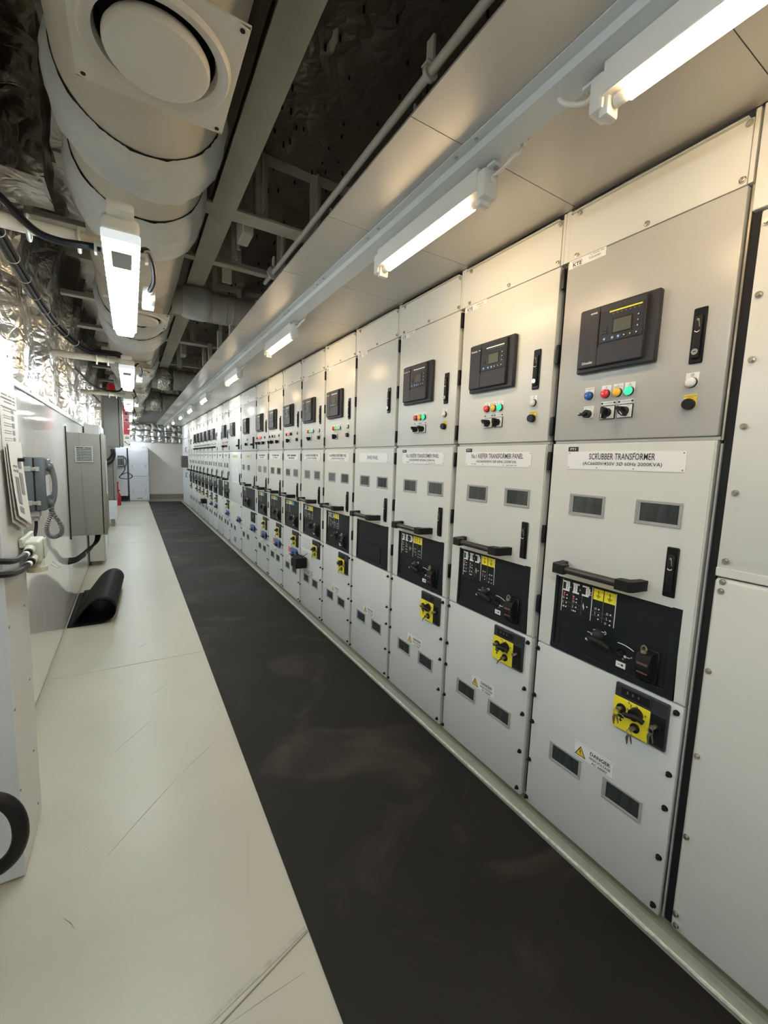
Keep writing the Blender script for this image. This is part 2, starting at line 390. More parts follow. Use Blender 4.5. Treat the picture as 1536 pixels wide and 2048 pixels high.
# longitudinal girder and transverse frames under the ceiling
b = MB()
b.box(.455, .59, YB, YE, 3.0, 3.012, M['beam']); b.box(.515, .527, YB, YE, 3.012, 3.44, M['beam'])
def fold(u, v):
    y = YB+(YE-YB)*u; return (.445+.012*noise.noise((y*4, v*3, 0))-.02*math.sin(v*3), y, 3.02+.36*v)
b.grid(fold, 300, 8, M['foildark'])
struct('ceiling_girder', b)
def web(y, drop, wfl, n_hole, x0=.36, x1=2.4, b=None):
    if b is None: b = web(y, drop, wfl, n_hole, -.52 if y > 3 else -.285, -.20, MB())
    b.box(x0, x1, y-wfl/2, y+wfl/2, drop+.002, drop+.014, M['beam'])
    b.box(x0, x1, y-.006, y+.006, 3.36, 3.45, M['beam']); b.box(x0, x1, y-.0055, y+.0055, drop+.012, drop+.05, M['beam'])
    x = x0
    while x < x1 and x0 > 0:
        b.box(x, x+.075, y-.0058, y+.0058, drop+.04, 3.37, M['beam']); b.box(x+.03, x+.042, y-.05, y+.05, drop+.06, 3.40, M['beam'])
        x += .36
    return b
for k, (y, w) in enumerate(((-.6, .12), (.62, .12), (2.88, .13), (3.63, .07), (5.15, .07), (6.3, .12), (7.9, .07), (9.0, .12), (10.6, .07), (12.0, .12), (13.6, .07), (15.0, .12))):
    struct('ceiling_frame', web(y, 3.0, w, 3))
b = MB()
for y in (3.05, 6.9, 9.9): b.box(.66, .73, y-.09, y+.09, 2.96, 3.4, M['beam'], .006); b.cyl((.695, y+.2, 2.98), (.695, y+.2, 3.4), .012, M['beam']); b.box(.66, .73, y+.62, y+.64, 2.9, 3.4, M['beam'])
struct('ceiling_hangers', b)
# deep insulated bracket at the upper left
def wrapped(x0, x1, y0, y1, z0, z1, seed):
    b = MB()
    def nn(x, y, z, k): return .018*noise.noise((x*5+seed, y*5, z*5+k))+.007*noise.noise((x*17, y*17+seed, z*17+k))
    b.grid(lambda u, v: (x0+(x1-x0)*u, y0+nn(x0+(x1-x0)*u, y0, z0+(z1-z0)*v, 0), z0+(z1-z0)*v), 26, 34, M['foilbox'])
    b.grid(lambda u, v: (x1+nn(x1, y0+(y1-y0)*u, z0+(z1-z0)*v, 3), y0+(y1-y0)*u, z0+(z1-z0)*v), 12, 34, M['foilbox'])
    b.grid(lambda u, v: (x0+(x1-x0)*u, y0+(y1-y0)*v, z0+nn(x0+(x1-x0)*u, y0+(y1-y0)*v, z0, 5)), 26, 12, M['foilbox'])
    return b
struct('trim_left_wrapped_bracket', wrapped(-.95, -.295, 2.55, 2.86, 2.74, 3.45, 1))
# canopy over the switchboard: satin sheets, channel with screws
PY = [Y0+.57*i for i in range(10)]; PY += [PY[9]+.9, PY[9]+1.8]; PY += [PY[11]+.57*k for k in range(1, 11)]   # panel boundaries
YC0, YC1 = -2.3, 15.0
js = [y-.04 for y in PY]; k = js[0]-.57
while k > YC0: js.insert(0, k); k -= .57
k = js[-1]+.57
while k < YC1: js.append(k); k += .57
js = [YC0]+js+[YC1]
b = MB()
for a, c in zip(js, js[1:]):
    b.box(.69, .878, a+.0012, c-.0012, 2.474, 2.480, M['canopy']); b.box(.986, 1.4215, a+.0012, c-.0012, 2.474, 2.480, M['canopy'])
    b.box(.692, .70, c-.012, c-.009, 2.48, 2.50, M['canopy'])
struct('ceiling_canopy', b)
b = MB()
b.box(.876, .908, YC0, YC1, 2.470, 2.4735, M['channel']); b.box(.906, .988, YC0, YC1, 2.446, 2.4735, M['channel'])
b.box(.986, .998, YC0, YC1, 2.4705, 2.4737, M['canopy'])
for i, y in enumerate(js):
    for dy in (-.045, .045): b.cyl((.891, y+dy, 2.470), (.891, y+dy, 2.4655), .0055, M['steel'], seg=8)
struct('trim_canopy_channel', b)

# ------------------------------------------------------------------ switchgear panels
def chamfer_door(ua, ub, za, zb, m, bev=.006, x1=.032):
    return MB().box(0, x1, ua, ub, za, zb, m, bev, 2)
def hinge_mb(): return MB().box(-.007, .014, .5525, .5655, -.036, .036, M['black'], .002)
def hinges(parent, zs, w=.57):
    for z in zs: obj('hinge', shared('hinge', hinge_mb), parent, (0, w-.57, z))
def lock_mb(cylr=True):
    b = MB(); b.box(-.006, 0, .0655, .1015, -.0785, .0785, M['black'], .003)
    b.box(-.014, -.005, .073, .094, -.066, .056, M['soft'], .005, 2)
    b.yz([(.087, .046), (.081, .046), (.0775, .022), (.0795, .022), (.0825, .040), (.086, .040)], -.0139, M['grey'], .0006)
    b.tube([(-.0145, .090-.013*t, .012-.004*math.sin(math.pi*t)) for t in (0, .25, .5, .75, 1)], .0012, M['inkw'], 5)
    if cylr: b.cyl((-.014, .0835, -.047), (-.0165, .0835, -.047), .0085, M['steel'], seg=16); b.box(-.0172, -.0165, .080, .087, -.048, -.046, M['gap'])
    return b
def lever_mb():
    b = MB(); b.box(-.018, 0, .100, .140, -.078, .078, M['black'], .003); b.box(-.04, -.015, .112, .128, -.035, -.010, M['soft'], .004); b.box(-.045, -.03, .112, .165, -.037, -.012, M['soft'], .004)
    return b
def bars(b, u0_, u1, z, h, x, m, n, seed):
    """small print too fine to read: a row of short strokes"""
    r = random.Random(seed); u = u0_
    w = (u1-u0_)/n
    for k in range(n):
        if r.random() < .86: b.rect(u, u+w*.68, z-h/2*r.uniform(.75, 1), z+h/2, x, m, .0004)
        u += w
def relay_mb():
    b = MB()
    b.box(-.022, 0, .190, .459, 1.867, 2.0855, M['plast'], .004)
    b.box(-.036, -.020, .222, .449, 1.882, 2.0775, M['plast'], .003)
    return b
def relay_door_mb(first):
    b = MB()
    b.box(-.0385, -.0355, .226, .371, 1.953, 2.055, M['plast2'], .001)
    b.rect(.374, .3765, 1.882, 2.078, -.0352, M['gap'], .0014)
    b.rect(.373, .3765, 1.945, 2.06, -.0352, M['gap'], .004)
    b.rect(.233, .339, 2.047, 2.0515, -.0385, M['yellow'] if first else M['white'], .0008)
    if first: b.text('Schneider', .408, 1.897, .040, .009, -.0361, M['inkw'], bold=.01); bars(b, .385, .415, 2.060, .005, -.0361, M['inkw'], 6, 3)
    else: b.text('Schneider', .418, 2.050, .040, .008, -.0361, M['inkw'], bold=.01); bars(b, .380, .392, 2.050, .004, -.0361, M['inkw'], 3, 3)
    for i in range(7): b.rect(.240+i*.014, .244+i*.014, 2.040, 2.0425, -.0385, M['grey'], .0005)
    b.rect(.343, .360, 1.982, 2.003, -.0385, M['plast'], .002); b.rect(.348, .355, 1.988, 1.992, -.0405, M['gap'], .0006)
    return b
def relay_screen_mb(): return MB().box(-.0395, -.038, .260, .325, 1.976, 2.024, M['black']).rect(.2635, .3215, 1.9795, 2.0205, -.0395, M['lcd'], .0006)
def relay_keys_mb():
    b = MB()
    for i, u in enumerate((.350, .322, .302, .283, .264, .244)): b.disc(u, 1.964, .0055, -.0385, M['bluep'] if i < 3 else M['plast'], .0015, 12); b.disc(u, 1.964, .0022, -.0400, M['inkw'], .0004, 8)
    for z in (2.018, 2.001, 1.984): b.disc(.242, z, .0045, -.0385, M['plast'], .0015, 12); b.yz([(.2395, z-.002), (.2445, z-.002), (.242, z+.003)], -.0400, M['inkw'], .0004)
    return b
LEG = {'b': ('SPACE HEATER', 'ON'), 'r': ('CB', 'OPEN'), 'a': ('CB', 'DISCONNECTED'), 'g': ('CB', 'CLOSED'), 't': ('LAMP', 'TEST'), 'e': ('EARTHING SWITCH', 'UNLOCK')}
def lamp_mb(seed, plate='white', leg=None):
    b = MB()
    pl = [(.017, .029), (-.017, .029), (-.017, -.006), (-.012, -.013), (0, -.0165), (.012, -.013), (.017, -.006)]
    b.yz(pl, 0, M[plate], .0016)
    if leg:
        for t_, z_ in zip(LEG[leg], (.0240, .0195)): b.text(t_, 0, z_, min(.029, .0024*len(t_)), .0030, -.0016, M['ink'], bold=.005)
    else: bars(b, -.011, .011, .0245, .003, -.0016, M['ink'], 7, seed); bars(b, -.012, .012, .0195, .003, -.0016, M['ink'], 8, seed+1)
    b.cyl((-.0016, 0, 0), (-.010, 0, 0), .0155, M['plast'], .0148, 20)
    return b
def lens_mb(m): return MB().lathe([(.0001, -.0185), (.007, -.018), (.0118, -.0160), (.0142, -.0125), (.0143, -.009)], m, 'X', seg=20)
def button_mb(plate): 
    b = lamp_mb(5, plate, 'e' if plate == 'yellow2' else None); b.cyl((-.009, 0, 0), (-.020, 0, 0), .0165, M['black'], .0150, 20); return b
def switch_mb(txt='CONTROL MODE'):
    b = MB(); b.box(-.004, 0, -.0265, .0265, -.0225, .0225, M['black'], .001); b.rect(-.024, .024, -.0205, .0205, -.004, M['white'], .001)
    a_, c_ = ('LOCAL', 'REMOTE') if 'MODE' in txt else ('OPEN', 'CLOSE')
    b.text(a_, .0145, .0165, .010, .0026, -.005, M['ink']); b.text(c_, -.0145, .0165, .011, .0026, -.005, M['ink'])
    b.rect(-.0265, .0265, .026, .038, 0, M['white'], .0018); b.text(txt, 0, .032, .034, .0034, -.0018, M['ink'], bold=.005)
    for u in (-.022, .022): b.cyl((-.0018, u, .032), (-.0035, u, .032), .0035, M['ink'], seg=8)
    return b
def knob_mb():
    b = MB(); b.cyl((-.005, 0, 0), (-.022, 0, 0), .0155, M['black'], .014, 18); b.box(-.040, -.012, -.006, .006, -.022, .016, M['black'], .003)
    b.rect(-.001, .001, -.020, -.006, -.0400, M['inkw'], .0004); return b
def smallswitch_mb():
    b = MB(); b.yz([(.018, .028), (-.02, .028), (-.02, -.012), (0, -.018), (.018, -.010)], 0, M['white'], .0016)
    b.text('SPACE HEATER', 0, .0235, .028, .003, -.0016, M['ink']); b.text('ON', -.012, .019, .005, .003, -.0016, M['ink']); b.text('OFF', .010, .019, .007, .003, -.0016, M['ink']); b.cyl((-.0016, 0, 0), (-.016, 0, 0), .0145, M['black'], seg=18); b.box(-.026, -.014, -.005, .026, -.006, .004, M['black'], .002); b.rect(.018, .025, -.001, .002, -.026, M['inkw'], .0004); return b
def window_mb():
    b = MB()
    for (a, c, e, f) in ((-.069, .069, .031, .039), (-.069, .069, -.039, -.031), (-.069, -.060, -.031, .031), (.060, .069, -.031, .031)): b.box(-.0035, 0, a, c, e, f, M['winf'], .0008)
    b.rect(-.0605, .0605, -.0315, -.028, -.0005, M['winf'], .0022); b.rect(.054, .0605, -.0315, .0315, -.0005, M['winf'], .0018)
    for u in (-.066, .066): b.rect(u-.0015, u+.0015, -.002, .002, -.0035, M['grey'], .0006)
    return b
def glass_mb(): return MB().rect(-.060, .054, -.028, .031, 0, M['glass'], .0012)
def handle_mb(ua=.175, ub=.435):
    b = MB()
    b.tube([(-.066, ua, 0), (-.066, ub, 0)], .0135, M['bar'], 16)
    for (u, s_) in ((ua, -1), (ub, 1)):
        b.poly([(-.083, u-s_*.035, -.017), (-.083, u+s_*.010, -.017), (-.070, u+s_*.020, -.017), (0, u+s_*.028, -.017), (0, u+s_*.004, -.017), (-.040, u-s_*.006, -.017), (-.050, u-s_*.035, -.017)], M['soft'], (0, 0, .034))
        b.cyl((-.0005, u+s_*.016, 0), (-.002, u+s_*.016, 0), .006, M['gap'], seg=8)
    return b
def fascia_mb(ua, ub, blank=False):
    b = MB(); za, zb = .819, 1.1115
    b.box(.004, .024, ua, ub, za, zb, M['truck'], .002)
    f = .012; b.box(-.001, .005, ua, ua+f*2.4, za, zb, M['truck'], .001); b.box(-.001, .005, ub-f, ub, za, zb, M['truck'], .001); b.box(-.001, .005, ua, ub, za, za+.022, M['truck'], .001)
    # lower insert with its groove
    b.rect(ua+.054, ub-.032, .962, .9645, .004, M['gap'], .0012); b.rect(ub-.034, ub-.032, .842, .9645, .004, M['gap'], .0012); b.rect(ua+.054, ub-.032, .841, .843, .004, M['gap'], .0012)
    if blank: b.box(.000, .005, ua+.10, ub-.034, .846, .958, M['truck'], .001)
    return b
def symbols_mb(style):
    b = MB(); x = .004
    def v(u, za, zb, m='inkw', w=.0011): b.rect(u-w, u+w, za, zb, x, M[m], .0005)
    v(.4555, .975, 1.1005); v(.333, .975, 1.1005, w=.0012); v(.4105, .985, 1.06, 'grey', .0004); v(.372, .985, 1.06, 'grey', .0004)
    for i, ul in enumerate((.453, .413, .374)):
        da = -.004 if i == 2 else 0
        b.rect(ul-.027, ul, 1.091, 1.097, x, M['inkw'], .0005); b.rect(ul-.027, ul, 1.058, 1.064, x, M['inkw'], .0005)
        d0 = ul-.027 if i == 0 else (ul-.019 if i == 1 else ul-.031)
        b.rect(d0, d0+.016, 1.0645, 1.0905, x, M['inkw'], .0005)
        b.tube([(x-.0007, d0+.008, 1.088), (x-.0007, d0+.008, 1.082), (x-.0007, d0+.0045, 1.077), (x-.0007, d0+.010, 1.073), (x-.0007, d0+.006, 1.067)], .0009, M['ink'], 4)
        if i < 2: b.yz([(ul-.033, 1.076), (ul-.029, 1.079), (ul-.029, 1.073)], x, M['inkw'], .0005)
        else: b.yz([(ul-.037, 1.078), (ul-.033, 1.081), (ul-.033, 1.075)], x, M['inkw'], .0005); b.yz([(ul-.033, 1.070), (ul-.037, 1.073), (ul-.037, 1.067)], x, M['inkw'], .0005)
    if style == 'earth': cells = ((.328, .2915, 'yellow'), (.288, .2475, 'yellow'))
    elif style == 'mixed': cells = ((.366, .28, 'yellow'), (.279, .203, 'skyp'))
    else: cells = ((.40, .34, 'skyp'),)
    for (a, c, m) in cells:
        b.rect(c, a, 1.059, 1.099, x, M[m], .0009); mid = (a+c)/2
        b.rect(mid-.001, mid+.001, 1.075, 1.094, x-.0009, M['ink'], .0004); b.rect(mid-.004, mid+.004, 1.088, 1.0895, x-.0009, M['ink'], .0004)
        for j, ww in enumerate((.009, .006, .003)): b.rect(mid-ww, mid+ww, 1.0735-j*.0035, 1.0753-j*.0035, x-.0009, M['ink'], .0004)
    if style == 'earth':
        v(.2455, .978, 1.1005, w=.0012); v(.290, .982, 1.059, 'grey', .0005)
        for (u, z) in ((.4345, 1.043), (.4345, 1.030), (.394, 1.038), (.394, 1.025), (.4355, 1.012), (.394, 1.006), (.436, .996), (.395, .990), (.350, 1.021), (.304, 1.026), (.304, 1.006), (.304, .990), (.260, 1.020), (.260, .999), (.260, .983)): b.disc(u, z, .0028, x, M['inkw'], .0005, 10)
        for (u, z) in ((.446, 1.043), (.406, 1.039)): b.rect(u-.0035, u+.0035, z-.006, z+.003, x, M['red'], .0005); b.yz([(u-.003, z+.008), (u+.003, z+.008), (u, z+.003)], x, M['inkw'], .0005)
        for (u, z) in ((.448, 1.013), (.405, 1.006), (.316, 1.008), (.272, 1.001)): b.tube([(x-.0007, u+.003, z+.005), (x-.0007, u, z+.003), (x-.0007, u+.002, z-.001), (x-.0007, u, z-.005)], .0007, M['inkw'], 4)
        for (u, z) in ((.448, 1.030), (.405, 1.026), (.316, 1.026), (.272, 1.020), (.276, .984)): b.tube([(x-.0007, u+.0035*math.cos(a), z+.0035*math.sin(a)) for a in [k*math.pi/4 for k in range(8)]], .0007, M['inkw'], 4, closed=True)
        for (u, z) in ((.448, .996), (.405, .990)): b.rect(u-.002, u+.007, z-.0007, z+.0007, x, M['inkw'], .0005); b.disc(u-.003, z, .003, x, M['inkw'], .0005, 8)
        b.yz([(.368, 1.018), (.362, 1.018), (.365, 1.032)], x, M['inkw'], .0005); b.yz([(.366, 1.018), (.360, 1.018), (.363, 1.004)], x, M['inkw'], .0005)
        for z in (1.017, 1.001): b.rect(.378, .452, z, z+.0006, x, M['grey'], .0004); b.rect(.25, .33, z-.002, z-.0014, x, M['grey'], .0004)
    else:
        for j in range(4):
            for i in range(5): b.disc(.44-i*.045, 1.04-j*.018, .0018, x, M['grey'], .0005, 8)
        b.rect(.20, .45, 1.012, 1.0126, x, M['grey'], .0004)
    return b
def crank_mb():
    b = MB(); x = .004
    b.lathe([(.0001, -.016), (.012, -.013), (.018, -.006), (.020, .004)], M['plast'], 'X', (0, .297, .934), 20)
    b.tube([(-.016, .322, .916), (-.024, .300, .922), (-.026, .268, .920), (-.020, .246, .909), (-.018, .236, .913)], .0105, M['soft'], 10, smooth=4)
    b.ball((-.020, .320, .915), .0095, M['inkw'], (1, 1, .7), 10)
    b.tube([(x-.0008, .225-.055*t, .934+.004*math.sin(math.pi*t)-.010*t) for t in (0, .25, .5, .75, 1)], .0014, M['inkw'], 5)
    b.lathe([(.0001, .002), (.008, .001), (.012, -.004), (.0125, .004)], M['black'], 'X', (0, .210, .906), 18)
    b.tube([(x-.0008, .318, .946), (x-.0008, .310, .950), (x-.0008, .302, .948)], .0012, M['inkw'], 4); b.rect(.275, .294, .9485, .9512, x, M['inkw'], .0006)
    b.tube([(x-.0008, .275-.006*math.cos(a), .9495+.006*math.sin(a)) for a in (-1.6, -.8, 0, .8, 1.6)], .0012, M['inkw'], 4)
    b.rect(.326, .340, .930, .9325, x, M['inkw'], .0006); b.disc(.322, .928, .004, x, M['inkw'], .0006, 10)
    b.rect(.180, .196, .893, .8955, x, M['inkw'], .0006); b.disc(.197, .894, .005, x, M['inkw'], .0006, 10)
    for z in (.905, .889): b.disc(.176 if z > .9 else .203, z-.006, .0035, x, M['grey'], .0006, 10)
    b.rect(.192, .225, .850, .870, x, M['white'], .0010); b.rect(.200, .218, .8595, .8612, x-.001, M['ink'], .0004); b.disc(.203, .8603, .004, x-.001, M['ink'], .0004, 10)
    return b
def latch_mb():
    b = MB(); b.box(-.004, .006, .088, .150, .842, .955, M['black'], .003)
    pts = [(-.004, .945), (-.020, .938), (-.030, .915), (-.030, .890), (-.024, .872), (-.018, .868), (-.012, .850), (-.004, .846)]
    b.poly([(p[0], .103, p[1]) for p in pts], M['soft'], (0, .044, 0))
    b.poly([(-.0312, .108, .912), (-.0312, .142, .912), (-.0258, .142, .874), (-.0258, .108, .874)], mat_latch, (.0012, 0, 0))
    b.cyl((-.024, .126, .944), (-.024, .126, .956), .010, M['dsteel'], seg=12); b.tube([(-.024, .119, .952), (-.024, .119, .962), (-.024, .126, .968), (-.024, .133, .962), (-.024, .133, .952)], .0028, M['dsteel'], 6, smooth=3)
    b.rect(.115, .138, .856, .859, -.010, M['gap'], .002)
    return b
mat_latch = mat('smoky_red_cover', (.16, .075, .065), .25, coat=.4, var=.3, vscale=70)
def earth_mb():
    b = MB(); b.box(-.012, 0, .040, .209, .6465, .803, M['plast2'], .002)
    b.box(-.0135, -.010, .096, .190, .764, .797, M['black'], .002); b.box(-.0135, -.010, .044, .0885, .655, .757, M['black'], .002); b.rect(.0905, .0925, .650, .80, -.0115, M['gap'], .0008)
    for i in range(3): b.rect(.128+i*.018, .134+i*.018, .779, .781, -.0135, M['grey'], .0005); b.disc(.131+i*.018, .785, .002, -.0135, M['grey'], .0005, 8)
    for u in (.200, .060): b.disc(u, .783, .0045, -.012, M['ink'], .0006, 10)
    return b
def earth_plate_mb():
    b = MB(); b.box(-.0145, -.0115, .091, .209, .648, .757, M['yellow'], .0006)
    b.rect(.171, .190, .688, .704, -.0145, M['ink'], .0006); b.rect(.1705, .1905, .6985, .7005, -.0149, M['yellow'], .0006); b.rect(.179, .182, .676, .712, -.0145, M['ink'], .0006)
    b.yz([(.174, .681), (.187, .681), (.1805, .673)], -.0145, M['ink'], .0006)
    for (u, z) in ((.158, .752), (.132, .750), (.104, .734), (.160, .728)): b.disc(u, z, .0035, -.0145, M['grey'], .0005, 10)
    b.rect(.150, .152, .740, .750, -.0145, M['ink'], .0005)
    return b
def earth_knob_mb():
    b = MB(); b.cyl((-.014, .132, .727), (-.034, .132, .727), .0215, M['black'], .019, 22)
    b.tube([(-.034, .160, .716), (-.042, .146, .722), (-.042, .120, .729), (-.034, .100, .720)], .0085, M['soft'], 10, smooth=4); b.ball((-.036, .157, .714), .0085, M['inkw'], (1, 1, .7), 10); return b
def keylock_mb():
    b = MB(); b.lathe([(.0155, -.0145), (.0155, -.018), (.011, -.019), (.0095, -.015), (.0001, -.015)], M['black'], 'X', seg=18)
    b.tube([(-.014, 0, 0), (-.034, .004, -.001)], .0075, M['dsteel'], 10); return b
def key_mb():
    b = MB(); b.tube([(-.034+.002*math.cos(a), .007+.009*math.cos(a), -.013+.009*math.sin(a)) for a in [k*math.pi/6 for k in range(12)]], .0009, M['dsteel'], 5, closed=True)
    b.poly([(-.036, .004, -.020), (-.036, .013, -.022), (-.034, .017, -.036), (-.032, .013, -.060), (-.032, .010, -.058), (-.034, .008, -.036)], M['dsteel'], (.0014, 0, 0))
    b.poly([(-.030, .002, -.020), (-.030, .009, -.022), (-.028, .006, -.038), (-.028, .000, -.054), (-.028, -.002, -.050)], M['dsteel'], (.0014, 0, 0)); return b
def danger_mb():
    b = MB(); b.rect(.190, .348, .440, .500, 0, M['white'], .0012)
    for q in ((.192, .346, .4975, .4985), (.192, .346, .4415, .4425), (.192, .193, .4415, .4985), (.345, .346, .4415, .4985)): b.rect(*q, -.0012, M['grey'], .0003)
    b.yz([(.341, .449), (.297, .449), (.319, .489)], -.0012, M['ink'], .0004); b.yz([(.336, .452), (.302, .452), (.319, .483)], -.0016, M['yellow2'], .0004)
    b.yz([(.321, .477), (.316, .466), (.319, .466), (.316, .455), (.323, .468), (.320, .468), (.324, .477)], -.0020, M['ink'], .0003)
    b.text('DANGER', .243, .484, .076, .014, -.0012, M['ink'], bold=.02); b.text('HIGH VOLTAGE', .243, .466, .080, .0095, -.0012, M['ink'], bold=.015); b.text('AC 6600V', .243, .451, .060, .0095, -.0012, M['ink'], bold=.015)
    return b
def maker_mb(big):
    b = MB(); b.rect(.396, .5395, 2.2605, 2.2885, 0, M['white'], .0012)
    b.text('KTE', .505, 2.272, .036, .013, -.0012, M['purple'], bold=.03); b.rect(.487, .527, 2.2815, 2.2828, -.0012, M['purple'], .0003); b.rect(.487, .522, 2.2618, 2.2628, -.0012, M['purple'], .0003)
    b.text('Schneider', .437, 2.2735 if big else 2.279, .046, .009, -.0012, M['grey'], bold=.01); bars(b, .405, .455, 2.2835 if big else 2.267, .003, -.0012, M['grey'], 12, 8)
    return b
def interlock_mb():
    b = MB()
    o = [(.060, .545), (.075, .530), (.225, .530), (.235, .545), (.235, .600), (.220, .620), (.075, .620), (.060, .605)]
    b.yz(o, 0, M['bluep'], .015); b.yz([(p[0]*.9+.012, p[1]*.9+.0575) for p in o], -.015, M['bluep'], .003); b.rect(.050, .075, .548, .603, 0, M['navy'], .019); return b
def interlock_knob_mb():
    b = MB(); b.cyl((-.018, .150, .560), (-.036, .150, .560), .028, M['navy'], .023, 18); b.box(-.052, -.03, .120, .185, .552, .568, M['navy'], .004); b.rect(.148, .151, .555, .572, -.0522, M['inkw'], .0004); return b
def interlock_tag_mb(): 
    b = MB(); b.rect(.272, .352, .553, .602, 0, M['red'], .001); bars(b, .28, .345, .59, .006, -.001, M['inkw'], 7, 2); bars(b, .28, .345, .57, .006, -.001, M['inkw'], 7, 5); return b
def coverbolt_mb(): return MB().lathe([(.0095, 0), (.0095, -.002), (.0065, -.0025), (.0055, -.011), (.0001, -.013)], M['black'], 'X', seg=10)
def topbolt_mb(): return MB().lathe([(.0090, 0), (.0090, -.0015), (.0060, -.0018), (.0060, -.006), (.0042, -.0065), (.0040, -.0045), (.0001, -.0045)], M['steel'], 'X', seg=12)
def nameplate(lines, ua=.078, ub=.478, za=1.526, zb=1.590, small=False, m='white', key=0):
    b = MB(); b.rect(ua, ub, za, zb, 0, M[m], .002); c = (ua+ub)/2
    for u in (ua+.007, ua+(ub-ua)*.38, ua+(ub-ua)*.7, ub-.007):
        for z in (za+.006, zb-.006): b.disc(u, z, .0024, -.002, M['grey'], .0005, 8)
    if lines is None:
        bars(b, ua+.06, ub-.06, 1.570, .020, -.002, M['ink'], 24, key); bars(b, ua+.11, ub-.11, 1.543, .012, -.002, M['ink'], 22, key+1)
    else:
        n = len(lines)
        for j, (t, w, h) in enumerate(lines): b.text(t, c, (zb+za)/2+((n-1)/2-j)*.0265+.001, w, h, -.002, M['ink'], bold=.007)
    if small: bars(b, ub-.075, ub-.045, za+.008, .004, -.002, M['grey'], 9, 3); bars(b, ua+.075, ua+.135, za+.006, .004, -.002, M['grey'], 12, 4)
    return b
def tag_mb():
    b = MB(); b.rect(.437, .477, 1.5905, 1.6075, 0, M['ink'], .0022); b.text('PT1', .457, 1.599, .022, .008, -.0022, M['inkw'], bold=.01); return b

G_PANEL = 'switchgear panels in the row'
LAMPS = {'scrubber': [(.411, 'b'), (.349, 'r'), (.307, 'a'), (.268, 'g')], 'reefer': [(.349, 'r'), (.307, 'a'), (.268, 'g')],
         'main': [(.361, 'r'), (.320, 'a'), (.282, 'g'), (.244, 'w')], 'gen': [(.421, 'k'), (.370, 'rl'), (.338, 'rl'), (.279, 'k')],
         'thr': [(.490, 'k'), (.418, 'w'), (.352, 'k'), (.300, 'w'), (.136, 'w')], 'thr2': [(.490, 'k'), (.418, 'rl'), (.375, 'rl'), (.320, 'rl'), (.136, 'b')],
         'tie': [(.479, 'w')], 'none': [], 'spare': []}
SWITCH = {'scrubber': [.337, .277], 'reefer': [.337, .277], 'main': [.315], 'gen': [.35], 'thr': [.472, .365, .159], 'thr2': [.472, .365, .159], 'tie': [.49], 'none': [], 'spare': []}
